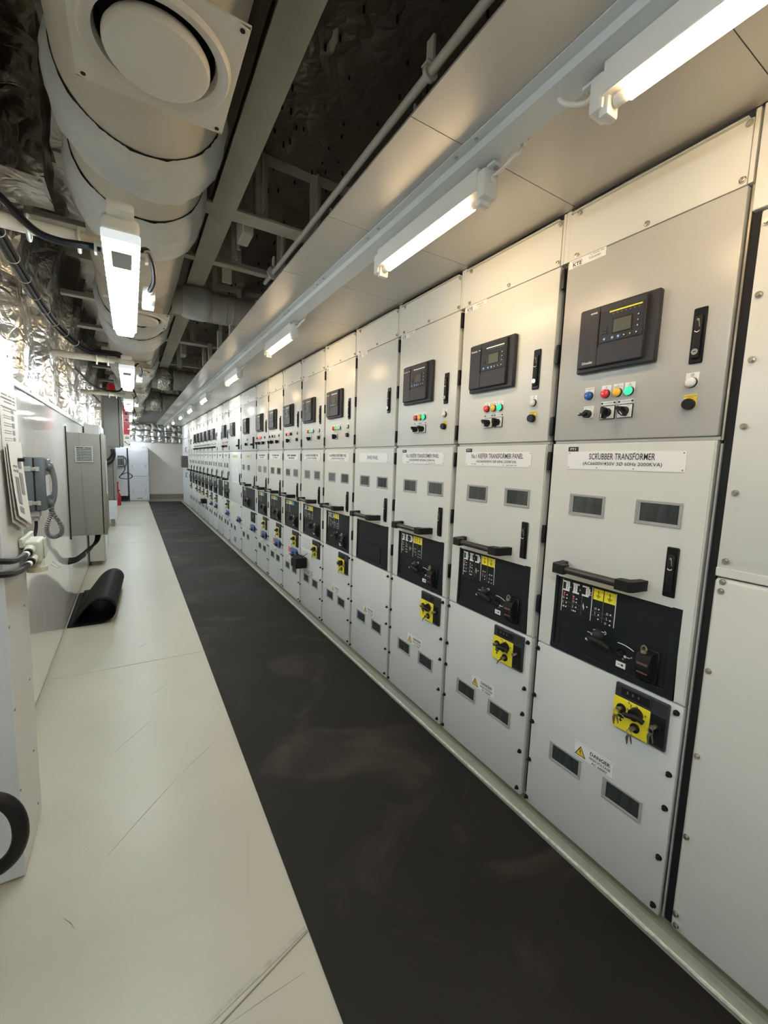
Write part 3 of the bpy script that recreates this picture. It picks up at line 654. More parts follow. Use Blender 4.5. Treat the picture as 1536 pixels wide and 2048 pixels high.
def panel(i, style, label, w=.57, plate=None, maker=True, relay=True, earth=True, blue=False, fascia='earth', symbols=True, split=False, windows=True, danger=True, ochre=False, lever=False, pull=True, detail=True):
    y = PY[i]; R = thing('switchgear_panel', label, 'electrical panel', (D, y, 0), group=G_PANEL); e = w-.57
    # carcass
    def frame():
        b = MB(); b.box(.034, 1.3, .0008, w-.0008, .089, 2.4735, M['frame'])
        b.box(.0325, .0345, w-.0125, w-.0008, .1, 2.29, M['gap']).box(.0325, .0345, .0008, .006, .1, 2.29, M['gap']); b.box(.004, .034, .0008, .0115, 2.293, 2.4735, M['paint']); b.box(.004, .034, w-.0195, w-.0008, 2.293, 2.4735, M['paint'])
        b.box(.012, .034, .004, w-.024, 1.6215, 1.6305, M['frame']); return b
    obj('frame', shared(('frame', w), frame), R)
    tc = obj('top_cover', shared(('top_cover', w), lambda: MB().box(.001, .023, .013, w-.021, 2.291, 2.456, M['paint'], .0015).box(-.011, .003, .022, w-.03, 2.456, 2.4585, M['paint'])), R)
    for (u, z) in ((w-.058, 2.447), (w-.058, 2.303), (.266+e/2, 2.304), (.022, 2.444), (.022, 2.306)): obj('bolt', shared('topbolt', topbolt_mb), tc, (0, u, z))
    # upper door with its instruments
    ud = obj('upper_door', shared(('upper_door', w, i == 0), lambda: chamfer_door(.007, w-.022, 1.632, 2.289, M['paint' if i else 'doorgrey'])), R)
    hinges(ud, (2.235, 1.961, 1.689), w)
    if lever: obj('door_lever', shared('lever', lever_mb), ud, (0, 0, 1.735))
    else: obj('door_lock', shared('lock', lock_mb), ud, (0, 0, 1.921))
    if maker: obj('maker_plate', shared(('maker', i == 0), lambda: maker_mb(i == 0)), R, (0, e, 0))
    if relay:
        dy = .205 if w > .6 else (.02 if i > 5 else 0)
        dy = .19 if i == 9 else dy
        rl = obj('protection_relay', shared('relay', relay_mb), R, (0, dy, 0))
        obj('relay_front', shared(('relay_door', i == 0), lambda: relay_door_mb(i == 0)), rl)
        obj('relay_screen', shared('relay_screen', relay_screen_mb), rl)
        if detail: obj('relay_keypad', shared('relay_keys', relay_keys_mb), rl)
    for k, (u, c) in enumerate(LAMPS[style]):
        lp = obj('indicator_lamp', shared(('lamp', c, i < 6), lambda: lamp_mb(k*3, 'white', c if c in LEG and i < 6 else None)), R, (0, u, 1.788)); obj('lens', shared(('lens', c), lambda: lens_mb(M['lens_'+c])), lp)
    rs = random.Random(i*5+1)
    for n_, u in enumerate(SWITCH[style]):
        tx = 'CIRCUIT BREAKER' if n_ == 0 and len(SWITCH[style]) > 1 else 'CONTROL MODE'
        sw = obj('selector_switch', shared(('switch', tx), lambda: switch_mb(tx)), R, (0, u, 1.7235)); obj('knob', shared('knob', knob_mb), sw, rot=(rs.choice((0, -.7, -.7)), 0, 0))
    if style == 'scrubber': obj('rotary_switch', shared('small_switch', smallswitch_mb), R, (0, .410, 1.724))
    if style in ('scrubber', 'reefer', 'main', 'gen'):
        lp = obj('indicator_lamp', shared(('lamp', 7), lambda: lamp_mb(31, 'white', 't')), R, (0, .087 if i < 3 else .101, 1.789)); obj('lens', shared(('lens', 'w'), lambda: lens_mb(M['lens_w'])), lp)
        pl = 'yellow2' if i < 3 else 'paint'
        obj('push_button', shared(('button', pl), lambda: button_mb(pl)), R, (0, .086 if i < 3 else .099, 1.726))
    # lower door around the breaker fascia
    fa, fb = (.040, .486) if w < .6 else (.063, .812)
    if not pull: fascia = None
    def ldoor():
        t = MB(); z0, z1, a, c = .8155, 1.620, .007, w-.022
        if not pull: return t.box(0, .032, a, c, z0, z1, M['paint'], .006, 2)
        P = [(a, z0), (fa, z0), (fa, 1.113), (fb, 1.113), (fb, z0), (c, z0), (c, z1), (a, z1)]
        t.poly([(0, u, z) for u, z in P], M['paint'], (.032, 0, 0))
        bmesh.ops.bevel(t.bm, geom=[e_ for e_ in t.bm.edges if max(abs(v.co.x) for v in e_.verts) < 1e-6], offset=.004, segments=2, affect='EDGES')
        return t
    ld = obj('lower_door', shared(('lower_door', w, pull), ldoor), R)
    hinges(ld, (1.5535, 1.261, .970), w)
    obj('door_lock', shared('lock_blind', lambda: lock_mb(False)), ld, (0, 0, 1.218))
    if plate is not None or not ochre: obj('name_plate', plate if plate else shared(('plate', i % 4), lambda: nameplate(None, key=i*2)), R, (0, e/2, 0))
    if ochre:
        def op(): t = MB(); t.rect(.263, .622, 1.526, 1.580, 0, M['cream'], .003); t.rect(.275, .61, 1.53, 1.576, -.003, M['cream'], .0006); bars(t, .36, .52, 1.553, .022, -.0036, M['grey'], 7, 3); return t
        obj('name_plate', shared('ochre', op), R)
        def wl(): t = MB(); t.rect(.125, .515, 2.352, 2.396, 0, M['white'], .002); bars(t, .25, .42, 2.384, .010, -.002, M['grey'], 10, 5); t.rect(.16, .48, 2.362, 2.366, -.002, M['ink'], .0004); return t
        obj('cover_label', shared('cover_label', wl), R)
    if i < 3: obj('tag_plate', shared('tag', tag_mb), R, label='small black tag above the name plate')
    if windows:
        for u in ((.385, .141) if w < .6 else (.73, .42)):
            s_ = obj('sight_window', shared('window', window_mb), R, (0, u, 1.394)); obj('window_pane', shared('pane', glass_mb), s_)
    if pull:
        ph = obj('pull_handle', shared(('pull', w > .6), lambda: handle_mb() if w < .6 else handle_mb(.30, .62)), R, (0, 0, 1.157))
        bf = obj('breaker_fascia', shared(('fascia', fa, symbols), lambda: fascia_mb(fa, fb, not symbols)), R)
        if symbols:
            o_ = .30 if w > .6 else 0
            obj('position_symbols', shared(('symbols', fascia), lambda: symbols_mb(fascia)), bf, (0, o_, 0))
            obj('racking_crank', shared('crank', crank_mb), bf, (0, o_, 0)); obj('latch', shared('latch', latch_mb), bf, (0, o_, 0))
    # bolted lower cover
    def lcov():
        t = MB()
        if split: t.box(0, .021, .007, w-.022, .522, .812, M['cover'], .003); t.box(0, .021, .007, w-.022, .0905, .519, M['cover'], .003)
        else: t.box(0, .031, .007, w-.022, .0905, .812, M['cover'], .005, 2)
        return t
    lc = obj('lower_cover', shared(('lower_cover', w, split), lcov), R)
    if detail:
        for z in (.787, .580, .464, .290, .117): obj('cover_bolt', shared('coverbolt', coverbolt_mb), lc, (0, .0245, z))
        for z in (.785, .580, .461, .288, .113): obj('cover_bolt', shared('coverbolt', coverbolt_mb), lc, (0, w-.028, z))
    else:
        for z in (.787, .464, .117): obj('cover_bolt', shared('coverbolt', coverbolt_mb), lc, (0, .0245, z))
    for u in ((.381, .158) if w < .6 else (.74, .47)):
        s_ = obj('sight_window', shared('window', window_mb), R, (0, u, .393)); obj('window_pane', shared('pane', glass_mb), s_)
    if danger: obj('danger_sign', shared('danger', danger_mb), R, (0, e*.9, -.007 if split else 0))
    if earth:
        es_ = obj('earthing_switch', shared('earth', earth_mb), R)
        obj('yellow_plate', shared('earth_plate', earth_plate_mb), es_, label='yellow plate with black earth symbol')
        obj('rotary_knob', shared('earth_knob', earth_knob_mb), es_)
        for (u, z) in ((.181, .722), (.132, .677), (.069, .720)): obj('key_lock', shared('keylock', keylock_mb), es_, (0, u, z))
        if i == 0:
            for (u, z) in ((.181, .722), (.132, .677), (.069, .720)): obj('key', shared('key', key_mb), es_, (0, u, z))
        else:
            obj('key_ring', shared('cord_ring', lambda: MB().tube([(-.036, 0, 0), (-.037, .012, -.012), (-.034, .024, -.032), (-.030, .030, -.038), (-.034, .020, -.022), (-.036, .002, -.004)], .0013, M['cable'], 5, smooth=3)), es_, (0, .132, .677))
    elif i == 9:
        def dk(): t = MB(); t.box(-.014, 0, .062, .262, .655, .792, M['black'], .003); t.cyl((-.014, .11, .74), (-.02, .11, .74), .014, M['dsteel'], seg=14); t.cyl((-.014, .18, .69), (-.022, .18, .69), .02, M['plast'], seg=14); return t
        obj('key_interlock', dk(), R)
    if blue:
        iu = obj('interlock_unit', shared('interlock', interlock_mb), R, label='blue interlock unit'); obj('knob', shared('interlock_knob', interlock_knob_mb), iu)
        if i in (6, 7, 8, 9): obj('tag_label', shared('interlock_tag', interlock_tag_mb), iu)
    return R
NP = nameplate
AC = '(AC6600/450V 3%s 60Hz %sKVA)'
panel(0, 'scrubber', 'nearest switchgear panel, name plate reading SCRUBBER TRANSFORMER', plate=NP([('SCRUBBER TRANSFORMER', .225, .0215), ('(AC6600V/450V 3\u00d8 60Hz 2000KVA)', .270, .0155)]).mesh('name_plate'))
panel(1, 'reefer', 'switchgear panel with name plate No.1 REEFER TRANSFORMER PANEL', plate=NP([('No.1 REEFER TRANSFORMER PANEL', .315, .022), (AC % ('\u00d8', '2500'), .245, .0155)], small=True).mesh('name_plate'))
panel(2, 'reefer', 'switchgear panel with name plate No.3 REEFER TRANSFORMER PANEL', plate=NP([('No.3 REEFER TRANSFORMER PANEL', .315, .022), (AC % ('\u00d8', '2500'), .245, .0155)], small=True).mesh('name_plate'))
panel(3, 'spare', 'nearer blank switchgear panel with name plate SPARE PANEL', plate=NP([('SPARE PANEL', .150, .024)]).mesh('name_plate'), relay=False, earth=False, symbols=False)
panel(4, 'main', 'main transformer panel just beyond the SPARE PANEL, no paper on it', plate=NP([('No.1 MV MAIN TRANSFORMER PANEL', .320, .022), (AC % ('\u00d8', '2200'), .245, .0155)], small=True).mesh('name_plate'))
panel(5, 'main', 'main transformer panel with white notice and black box on its lower cover', plate=NP([('No.2 MV MAIN TRANSFORMER PANEL', .320, .022), (AC % ('\u00d8', '2200'), .245, .0155)], small=True).mesh('name_plate'))
panel(6, 'gen', 'switchgear panel with lit red lamps and blue interlock, nearest of those with a blue unit', earth=True, blue=True, fascia='mixed', split=True)
panel(7, 'thr', 'switchgear panel with white lamps and three switches, second with a blue unit', blue=True, fascia='mixed', split=True)
panel(8, 'thr2', 'switchgear panel with lit red lamps beside the wide panel with lamp and black fascia', blue=True, fascia='mixed', split=True)
panel(9, 'tie', 'wide switchgear panel with yellowed name plate and black breaker fascia', w=.9, maker=True, earth=False, blue=True, fascia='blue', split=True, ochre=True, lever=True)
panel(10, 'none', 'wide switchgear panel with yellowed name plate and a paper list on its door', w=.9, maker=False, earth=False, blue=True, pull=False, split=True, windows=False, ochre=True, lever=True)
panel(11, 'thr2', 'switchgear panel just beyond the two wide panels with yellowed plates', blue=True, fascia='mixed', split=True, detail=False)
panel(12, 'spare', 'blank switchgear panel without relay, second beyond the wide panels', relay=False, earth=False, symbols=False, detail=False)
FARL = ['third switchgear panel beyond the wide panels, with blue interlock unit', 'fourth switchgear panel beyond the wide panels, with blue interlock unit', 'fifth switchgear panel beyond the wide panels, black box on its lower cover',
        'sixth switchgear panel beyond the wide panels, three before the blank ones', 'seventh switchgear panel beyond the wide panels, two before the blank ones', 'eighth switchgear panel beyond the wide panels, last one with a relay',
        'ninth switchgear panel beyond the wide panels, blank upper door, no earthing switch', 'farthest narrow switchgear panel, blank upper door, beside the end cabinet']
for k in range(8):
    i = 13+k
    panel(i, 'thr' if k < 6 else 'none', FARL[k], relay=k < 6, earth=(k != 6), blue=k < 2, split=k < 2, fascia='mixed', symbols=k < 6, maker=False, detail=False)
# loose things on the panels
b = MB(); b.rect(.249, .539, .655, .793, 0, M['poster'], .0012)
for j in range(9): bars(b, .27, .52, .78-j*.012, .004, -.0012, M['grey'], 16, j)
obj('notice_sheet', b, None, (D, PY[5], 0), label='white printed notice stuck on lower cover of the second main transformer panel', cat='notice')
b = MB(); b.rect(.25, .665, 1.137, 1.368, 0, M['poster'], .0012); bars(b, .38, .54, 1.35, .010, -.0012, M['grey'], 6, 1)
for j in range(11): bars(b, .28, .63, 1.325-j*.016, .004, -.0012, M['grey'], 18, j+30)
obj('notice_sheet', b, None, (D, PY[10], 0), label='tall white paper list on the lower door of the wide panel', cat='notice')
obj('label_plate', MB().rect(.53, .85, .622, .748, 0, M['cream'], .003).rect(.60, .84, .63, .74, -.003, M['paper'], .0008), None, (D, PY[10], 0), label='cream plate on the lower cover of the wide panel with paper list', cat='sign')
obj('vent_plate', MB().rect(.383, .538, .167, .242, 0, M['winf'], .003).rect(.40, .52, .178, .232, -.003, M['grey'], .001), None, (D, PY[10], 0), label='small grey vent plate low on the wide panel with paper list', cat='vent')
def hanging_box(y, label, s=1):
    t = thing('black_box', label, 'box', (D, y, 0))
    b = MB(); b.box(-.118, -.012, -.075*s, .075*s, .500, .590, M['black'], .004); obj('body', b, t)
    b = MB(); b.box(-.121, -.010, -.077*s, .077*s, .590, .600, M['soft'], .003); b.rect(.02, .055, .590, .596, -.1215, M['inkw'], .0005); obj('lid', b, t)
    obj('hook', MB().box(-.012, 0, -.03, .03, .55, .58, M['dsteel']), t)
    obj('cord', MB().tube([(-.06, -.07, .60), (-.06, -.11, .625), (-.035, -.155, .66)], .003, M['cable'], 6, smooth=4), t)
    return t
hanging_box(PY[5]+.42, 'black box hanging on lower cover of the panel with white notice')
hanging_box(PY[15]+.30, 'far black box hanging low on a panel beyond the wide panels')
obj('white_tag', MB().box(-.004, 0, -.015, .012, .455, .495, M['white']), None, (D, PY[5]+.535, 0), label='small white tag under the black box on the second main transformer panel', cat='tag')
# near end cover plates of the switchboard
E0 = thing('switchboard_cover', 'bolted grey cover plates closing the near end of the switchboard', 'panel', (D, 0, 0))
obj('upper_plate', MB().box(.002, .022, -2.2, .5135, 1.236, 2.208, M['paint'], .005, 2).box(.000, .02, -2.2, .5135, 1.236, 1.262, M['paint'], .002), E0)
obj('lower_plate', MB().box(0, .02, -2.2, .5135, .0905, 1.232, M['paint'], .012, 3), E0)
obj('top_plate', MB().box(.0, .02, -2.2, .535, 2.215, 2.4735, M['paint'], .002), E0)
obj('frame', MB().box(.0235, 1.3, -2.2, .5395, .089, 2.4735, M['frame']), E0)
obj('black_seal', MB().box(.012, .0232, .5155, .5345, .095, 2.21, M['gap']), E0)
obj('edge_strip', MB().box(.004, .0232, .5355, .5405, 1.62, 2.285, M['steel']).box(.006, .0232, .536, .5402, .1, 1.61, M['winf']), E0)
def hexbolt():
    b = MB(); b.cyl((.001, 0, 0), (-.002, 0, 0), .0085, M['steel'], seg=16); b.cyl((-.002, 0, 0), (-.009, 0, 0), .0062, M['steel'], .0058, 6); return b
for (u, z) in ((.5034, 2.175), (.500, 1.995), (.497, 1.83), (.496, 1.655), (.495, 1.474), (.497, 1.282), (.497, 1.222), (.4985, 1.195), (.5035, .954), (.5045, .686), (.5045, .419), (.506, .150), (.502, .114)): obj('bolt', shared('hexbolt', hexbolt), E0, (0, u-.004, z))
# far end cabinet
EC = thing('end_cabinet', 'plain white cabinet at the far end of the switchgear row', 'cabinet', (D, PY[21], 0))
L_ = 14.95-PY[21]
obj('body', MB().box(.02, 1.3, .002, L_, .06, 2.4735, M['matwhite']), EC)
obj('upper_door', MB().box(0, .02, .01, L_-.01, 1.63, 2.05, M['bluewhite'], .004), EC)
obj('top_cover', MB().box(0, .02, .01, L_-.01, 2.06, 2.46, M['bluewhite'], .004), EC)
obj('lower_door', MB().box(0, .02, .01, L_-.01, .09, 1.62, M['bluewhite'], .004), EC)
for z in (1.72, .98): obj('handle', MB().tube([(0, .5, z-.06), (-.04, .5, z-.06), (-.04, .5, z+.06), (0, .5, z+.06)], .009, M['black'], 8), EC)
obj('switch_box', MB().box(-.16, -.002, 1.25, 1.50, 1.2, 1.54, M['gun'], .01), None, (D, PY[21]-.9, 0), label='dark grey box standing out from the white end cabinet', cat='box')

# ------------------------------------------------------------------ lamps under the canopy
def tube_body():
    b = MB(); b.box(-.030, .030, 0, .62, 2.385, 2.4455, M['lampbody'], .003); b.box(-.034, .034, .0, .62, 2.374, 2.386, M['lampbody'], .002); return b
def tube_cap(): return MB().box(-.030, .030, -.034, .004, 2.350, 2.432, M['lampbody'], .010, 2).box(-.022, .022, -.012, .014, 2.335, 2.39, M['lampbody'], .008, 2).cyl((.0, -.034, 2.40), (0, -.038, 2.40), .009, M['lampbody'])
def tube_light(m): 
    pr = [(.0165*math.cos(a), 2.364+.0165*math.sin(a)) for a in [math.pi+k*math.pi/12 for k in range(13)]]+[(.0165, 2.374), (-.0165, 2.374)]
    b = MB(); b.poly([(x, .050, z) for x, z in pr], m, (0, .520, 0))
    for y_ in (.018, .570): b.cyl((0, y_, 2.364), (0, y_+.032, 2.364), .0135, M['lampbody'], seg=16)
    return b
def tube_cord(): return MB().tube([(.005, -.030, 2.415), (.004, -.06, 2.41), (.014, -.10, 2.428), (.028, -.118, 2.446), (.03, -.12, 2.474)], .0055, M['lampbody'], 8, smooth=5).lathe([(.018, 2.474), (.018, 2.466), (.007, 2.462)], M['lampbody'], 'Z', (.03, -.12, 0), 16)
def holder(): return MB().box(-.02, .02, -.06, -.03, 2.428, 2.436, M['channel'], .001).cyl((0, -.05, 2.428), (0, -.05, 2.422), .007, M['steel'], seg=8)
LY = [(-3.05, None), (-1.5, None), (.052, 'warm tube lamp at the top right corner, nearest under the canopy'), (1.08, 'warm tube lamp under the canopy over the No.1 and No.3 reefer panels'),
      (2.88, 'third tube lamp along the canopy, over the main transformer panels'), (4.58, 'fourth tube lamp along the canopy, over the panels with lit red lamps'), (6.64, 'fifth tube lamp along the canopy, over the wide panels'),
      (8.36, 'sixth tube lamp along the canopy, small and far'), (10.1, 'seventh tube lamp along the canopy, small and far'), (11.9, 'eighth tube lamp along the canopy, small and far'), (13.7, 'ninth tube lamp along the canopy, last before the far wall')]
for k, (y, lab) in enumerate(LY):
    if y < YC0: continue
    t = thing('tube_lamp', lab or 'tube lamp under the canopy behind the viewpoint', 'lamp', (.978, y, 0), group='tube lamps under the canopy')
    wm = 'warm' if y < 5 else 'neutral'
    obj('housing', shared('tube_body', tube_body), t); obj('diffuser', shared(('tube', wm), lambda: tube_light(M[wm])), t)
    obj('end_cap', shared('tube_cap', tube_cap), t); obj('end_cap', shared('tube_cap', tube_cap), t, (0, .62, 0), (0, 0, math.pi))
    flip = (0, 0, 0) if y > .5 else (0, 0, math.pi)
    obj('cord', shared('tube_cord', tube_cord), t, (0, 0, 0) if y > .5 else (0, .62, 0), flip); obj('bracket', shared('tube_holder', holder), t, (0, 0, 0) if y > .5 else (0, .62, 0), flip)

# ------------------------------------------------------------------ corridor lamps on their pipes
def cl_body():
    b = MB(); b.box(-.053, .053, 0, 1.2, 2.222, 2.275, M['lampbody'], .018, 3); return b
def cl_rim():
    b = MB()
    for s_ in (-1, 1):
        b.box(s_*.0475-.005, s_*.0475+.005, .012, 1.19, 2.206, 2.226, M['clearrim'], .003)
        for k in range(22): b.box(s_*.0525-.0025, s_*.0525+.0025, .03+k*.053, .046+k*.053, 2.198, 2.214, M['clearrim'], .001)
    b.box(-.055, .055, .004, .022, 2.198, 2.226, M['clearrim'], .004); b.box(-.050, .050, 1.18, 1.20, 2.198, 2.226, M['clearrim'], .004); return b
def cl_diff(): return MB().box(-.042, .042, .024, 1.178, 2.172, 2.224, M['cool'], .014, 3)
def cl_gear(): return MB().box(-.029, .029, .030, .165, 2.1690, 2.1725, M['winf'], .002)
def cl_pad(): return MB().box(-.038, .038, -.05, .16, 2.262, 2.292, M['lampbody'], .010, 2)
def cl_bracket(): return MB().box(-.085, .085, .27, .30, 2.276, 2.284, M['zip'], .001).box(-.085, -.077, .27, .30, 2.245, 2.28, M['zip']).box(.075, .085, .27, .30, 2.25, 2.28, M['zip']).box(-.085, .085, .86, .885, 2.276, 2.284, M['zip'], .001)
CLL = ['nearest corridor lamp, large lit strip hanging under the round duct', 'second corridor lamp, lit strip beyond the nearest one under the duct', 'third corridor lamp, above the grey alarm box with red beacon', 'fourth corridor lamp, right of the red alarm panels', 'fifth corridor lamp, small lit strip near the far wall', 'farthest corridor lamp, smallest lit strip by the far foil wall']
CLY = [1.66, 4.0, 6.4, 8.8, 11.8, 14.9]
for y, lab in [(-.72, 'corridor lamp just behind the viewpoint'), (-3.05, 'corridor lamp far behind the viewpoint')]+list(zip(CLY, CLL)):
    t = thing('corridor_lamp', lab, 'lamp', (-.006, y, 0), group='corridor lamps under the duct')
    obj('housing', shared('cl_body', cl_body), t); obj('lamp_rim', shared('cl_rim', cl_rim), t); obj('diffuser', shared('cl_diff', cl_diff), t)
    obj('gear_plate', shared('cl_gear', cl_gear), t); obj('mounting_pad', shared('cl_pad', cl_pad), t); obj('bracket', shared('cl_bracket', cl_bracket), t)
    obj('junction_box', shared('cl_box', lambda: MB().box(.072, .122, .56, .72, 2.205, 2.262, M['lampbody'], .006, 2).box(.0735, .12, .64, .715, 2.2035, 2.206, M['white']).cyl((.097, .56, 2.235), (.097, .53, 2.235), .014, M['lampbody'])), t)
    obj('cable', shared('cl_cable', lambda: MB().tube([(.062, .20, 2.262), (.085, .27, 2.292), (.106, .38, 2.285), (.112, .46, 2.255), (.10, .52, 2.235), (.097, .54, 2.235)], .009, M['cable'], 8, smooth=5)), t)
PIPL = ['cream pipe carrying cables to the nearest corridor lamp', 'cream pipe from the foil wall to the second corridor lamp', 'cream pipe from the wall to the third corridor lamp', 'cream pipe behind the grey alarm box to the fourth corridor lamp', 'small far cream pipe to the fifth corridor lamp', 'farthest cream pipe, to the last corridor lamp']
for k, (y, lab) in enumerate(zip(CLY, PIPL)):
    yy = y+.36; z = 2.312 if k else 2.262
    t = thing('support_pipe', lab, 'pipe', (0, yy, 0), group='cream pipes carrying the corridor lamps')
    zz = 2.3115
    obj('pipe', MB().tube([(-.72 if k == 0 else -.53, 0, zz), (.075, 0, zz)], .0265, M['pipe'], 14), t)
    for x in ((-.285, -.14) if k == 0 else (-.22, -.14)): obj('strap', MB().tube([(x, .033*math.cos(a), zz-.006+.040*math.sin(a)) for a in [j*math.pi/8 for j in range(16)]], .006, M['zip'], 6, closed=True), t)
def cablerun(name, pts, r, lab, grp=None): return obj(name, MB().tube(pts, r, M['cable'], 8, smooth=8), label=lab, cat='cable', group=grp)
cablerun('lamp_cable', [(-.62, 2.0, 2.62), (-.50, 2.0, 2.50), (-.353, 1.99, 2.372), (-.30, 1.985, 2.318), (-.25, 1.98, 2.280), (-.19, 1.978, 2.270), (-.13, 1.98, 2.276), (-.075, 1.99, 2.285)], .013, 'thick black cable lying along the nearest cream pipe')
t = thing('cable_bundle', 'long black cable bundle with white ties sloping along the foil wall', 'cable')
BP = [(-.50, 1.6, 2.56), (-.49, 2.3, 2.50), (-.485, 2.763, 2.474), (-.48, 3.18, 2.46), (-.47, 3.6, 2.445), (-.44, 4.0, 2.43), (-.36, 4.25, 2.385), (-.27, 4.33, 2.352), (-.15, 4.33, 2.352), (-.07, 4.40, 2.36), (-.03, 4.5, 2.30)]
obj('cables', MB().tube(BP, .017, M['cable'], 8, smooth=8).tube([(x+.02, y_, z+.02) for x, y_, z in BP], .012, M['cable'], 8, smooth=8), t)
for p, q in zip(spline([Vector(p_) for p_ in BP], 8)[8:52:5], spline([Vector(p_) for p_ in BP], 8)[9:53:5]):
    d = (q-p).normalized(); o1 = d.orthogonal().normalized(); o2 = d.cross(o1)
    obj('cable_tie', MB().tube([p+Vector((.008, 0, .008))+(o1*math.cos(a)+o2*math.sin(a))*.030 for a in [j*math.pi/6 for j in range(12)]], .0022, M['zip'], 5, closed=True), t)
for k, y in enumerate(CLY[2:5]):
    cablerun('lamp_cable', [(-.53, y-.3, 2.50), (-.48, y-.1, 2.46), (-.4, y+.2, 2.39), (-.27, y+.33, 2.353), (-.12, y+.34, 2.352), (-.05, y+.42, 2.42), (.05, y+.5, 2.42), (.10, y+.56, 2.30)], .012, ['black cable drooping to the third corridor lamp', 'black cable drooping to the fourth corridor lamp', 'black cable drooping to the fifth corridor lamp'][k])

# ------------------------------------------------------------------ ducts and diffusers
DX, DZ, DR = .077, 2.85, .262
t = thing('round_duct', 'big cream insulated round duct running overhead along the corridor', 'duct')
b = MB(); b.cyl((DX, YB, DZ), (DX, 16.2, DZ), DR, M['duct'], seg=48)
y = -.4
while y < 16:
    b.lathe([(DR+.001, -.004), (DR+.005, 0), (DR+.001, .004)], M['duct'], 'Y', (DX, y, DZ), 48); y += .78
obj('duct_body', b, t)
def sleeve(w, seed):
    b = MB()
    def f(u, v):
        a = 2*math.pi*u; n = noise.noise((math.cos(a)*3, math.sin(a)*3, v*2+seed)); n2 = noise.noise((math.cos(a)*9, math.sin(a)*9, v*4+seed))
        r = DR+.005+.032*min(1, v/.35)**.6+.008*n+.006*n2
        if v > .93: r = DR-.002
        return (r*math.cos(a), w*v+.010*n, r*math.sin(a))
    b.grid(f, 72, 20, M['sleeve']); b.lathe([(DR+.001, -.005), (DR+.003, -.004), (DR+.006, .012)], M['gap'], 'Y', seg=48, cap=False); return b
for k, (y, w) in enumerate([(.25, .3)]+[(o_+2.35*n, w_) for n in range(6) for (o_, w_) in ((1.86, .26), (2.34, .42))]):
    obj('duct_sleeve', sleeve(w, k*7), t, (DX, y, DZ))
def diff_plate():
    b = MB(); n = 56; ring = [(.14*math.cos(2*math.pi*k/n), .14*math.sin(2*math.pi*k/n)) for k in range(n)]
    for z, q in ((0, 1), (.005, 1)):
        outer = []
        for x, y in ring: m_ = max(abs(x)/.182, abs(y)/.190); outer.append((x/m_, y/m_))
        n0 = len(b.bm.faces)
        vi = [b.bm.verts.new((x, y, z)) for x, y in ring]; vo = [b.bm.verts.new((x, y, z)) for x, y in outer]
        for k in range(n): b.bm.faces.new((vi[k], vi[(k+1) % n], vo[(k+1) % n], vo[k]))
        b._mark(n0, M['diff'])
    for q in ((-.182, .182, -.190, -.1885), (-.182, .182, .1885, .190), (-.182, -.1805, -.19, .19), (.1805, .182, -.19, .19)): b.box(*q, .0002, .0048, M['diff'])
    for (x, y) in ((-.165, -.172), (.165, -.172), (-.165, .172), (.165, .172)): b.cyl((x, y, 0), (x, y, -.002), .006, M['gap'], seg=8)
    b.lathe([(.170, 0), (.169, -.006), (.163, -.012), (.158, -.010), (.148, -.004), (.138, -.003), (.132, .02)], M['diff'], 'Z', seg=56, cap=False); return b
def diff_disc(): return MB().lathe([(.0001, .010), (.112, .008), (.119, -.004), (.119, -.016), (.114, -.024), (.100, -.028), (.0001, -.030)], M['diff'], 'Z', seg=56)
def diff_throat(): return MB().lathe([(.131, .012), (.131, .07), (.0001, .07)], M['gap'], 'Z', seg=40, cap=False)
DFL = ['large square ceiling air diffuser with round disc, nearest under the duct', 'second square air diffuser under the duct, beside the nearest corridor lamp', 'third square air diffuser, beside the second corridor lamp', 'fourth square air diffuser along the duct, small', 'fifth square air diffuser along the duct, tiny', 'farthest square air diffuser along the duct']
for k, lab in enumerate(DFL):
    y = 1.30+2.37*k-(0 if k < 2 else .06*k)
    t = thing('air_diffuser', lab, 'air diffuser', (.088, y, 2.51), group='air diffusers under the duct')
    obj('face_plate', shared('diff_plate', diff_plate), t); obj('throat', shared('diff_throat', diff_throat), t); obj('disc', shared('diff_disc', diff_disc), t)
    obj('neck', shared('diff_neck', lambda: MB().lathe([(.15, .006), (.15, .082)], M['duct'], 'Z', seg=40, cap=False)), t)
CDL = ['nearest cross duct, khaki round branch over the canopy edge', 'second cross duct branching right above the canopy', 'third cross duct, far branch toward the switchboard']
for k, (y, cz_, cr) in enumerate(((4.25, 2.878, .12), (8.3, 2.83, .17), (11.2, 2.76, .2))):
    t = thing('cross_duct', CDL[k], 'duct', (0, y, cz_), group='cross ducts')
    b = MB(); b.cyl((DX+.262, 0, 0), (2.3, 0, 0), cr, M['ductgrey'], seg=40)
    for x in (.78, .84, 1.1): b.lathe([(cr+.001, -.004), (cr+.005, 0), (cr+.001, .004)], M['ductgrey'], 'X', (x, 0, 0), 40, False)
    obj('duct_body', b, t)
    def f(u, v):
        a = 2*math.pi*u; n = noise.noise((math.cos(a)*4, math.sin(a)*4, v*3+k*5)); r = cr+.022*math.sin(math.pi*v)**.3+.006*n
        return (.42+.24*v, r*math.cos(a), r*math.sin(a))
    obj('duct_sleeve', MB().grid(f, 56, 8, M['sleeve'] if k == 0 else M['foil']), t)
    obj('hanger_strap', MB().lathe([(cr+.002, -.02), (cr+.007, -.02), (cr+.007, .02), (cr+.002, .02)], M['ductgrey'], 'X', (.70, 0, 0), 40, False).box(.68, .72, -.004, .004, cr, .55, M['beam']), t)
t = thing('conduit', 'thin grey conduit pipe running along above the canopy edge', 'pipe')
obj('pipe', MB().tube([(.95, YB, 2.9), (.95, 3.5, 2.9)], .016, M['beam'], 14), t)
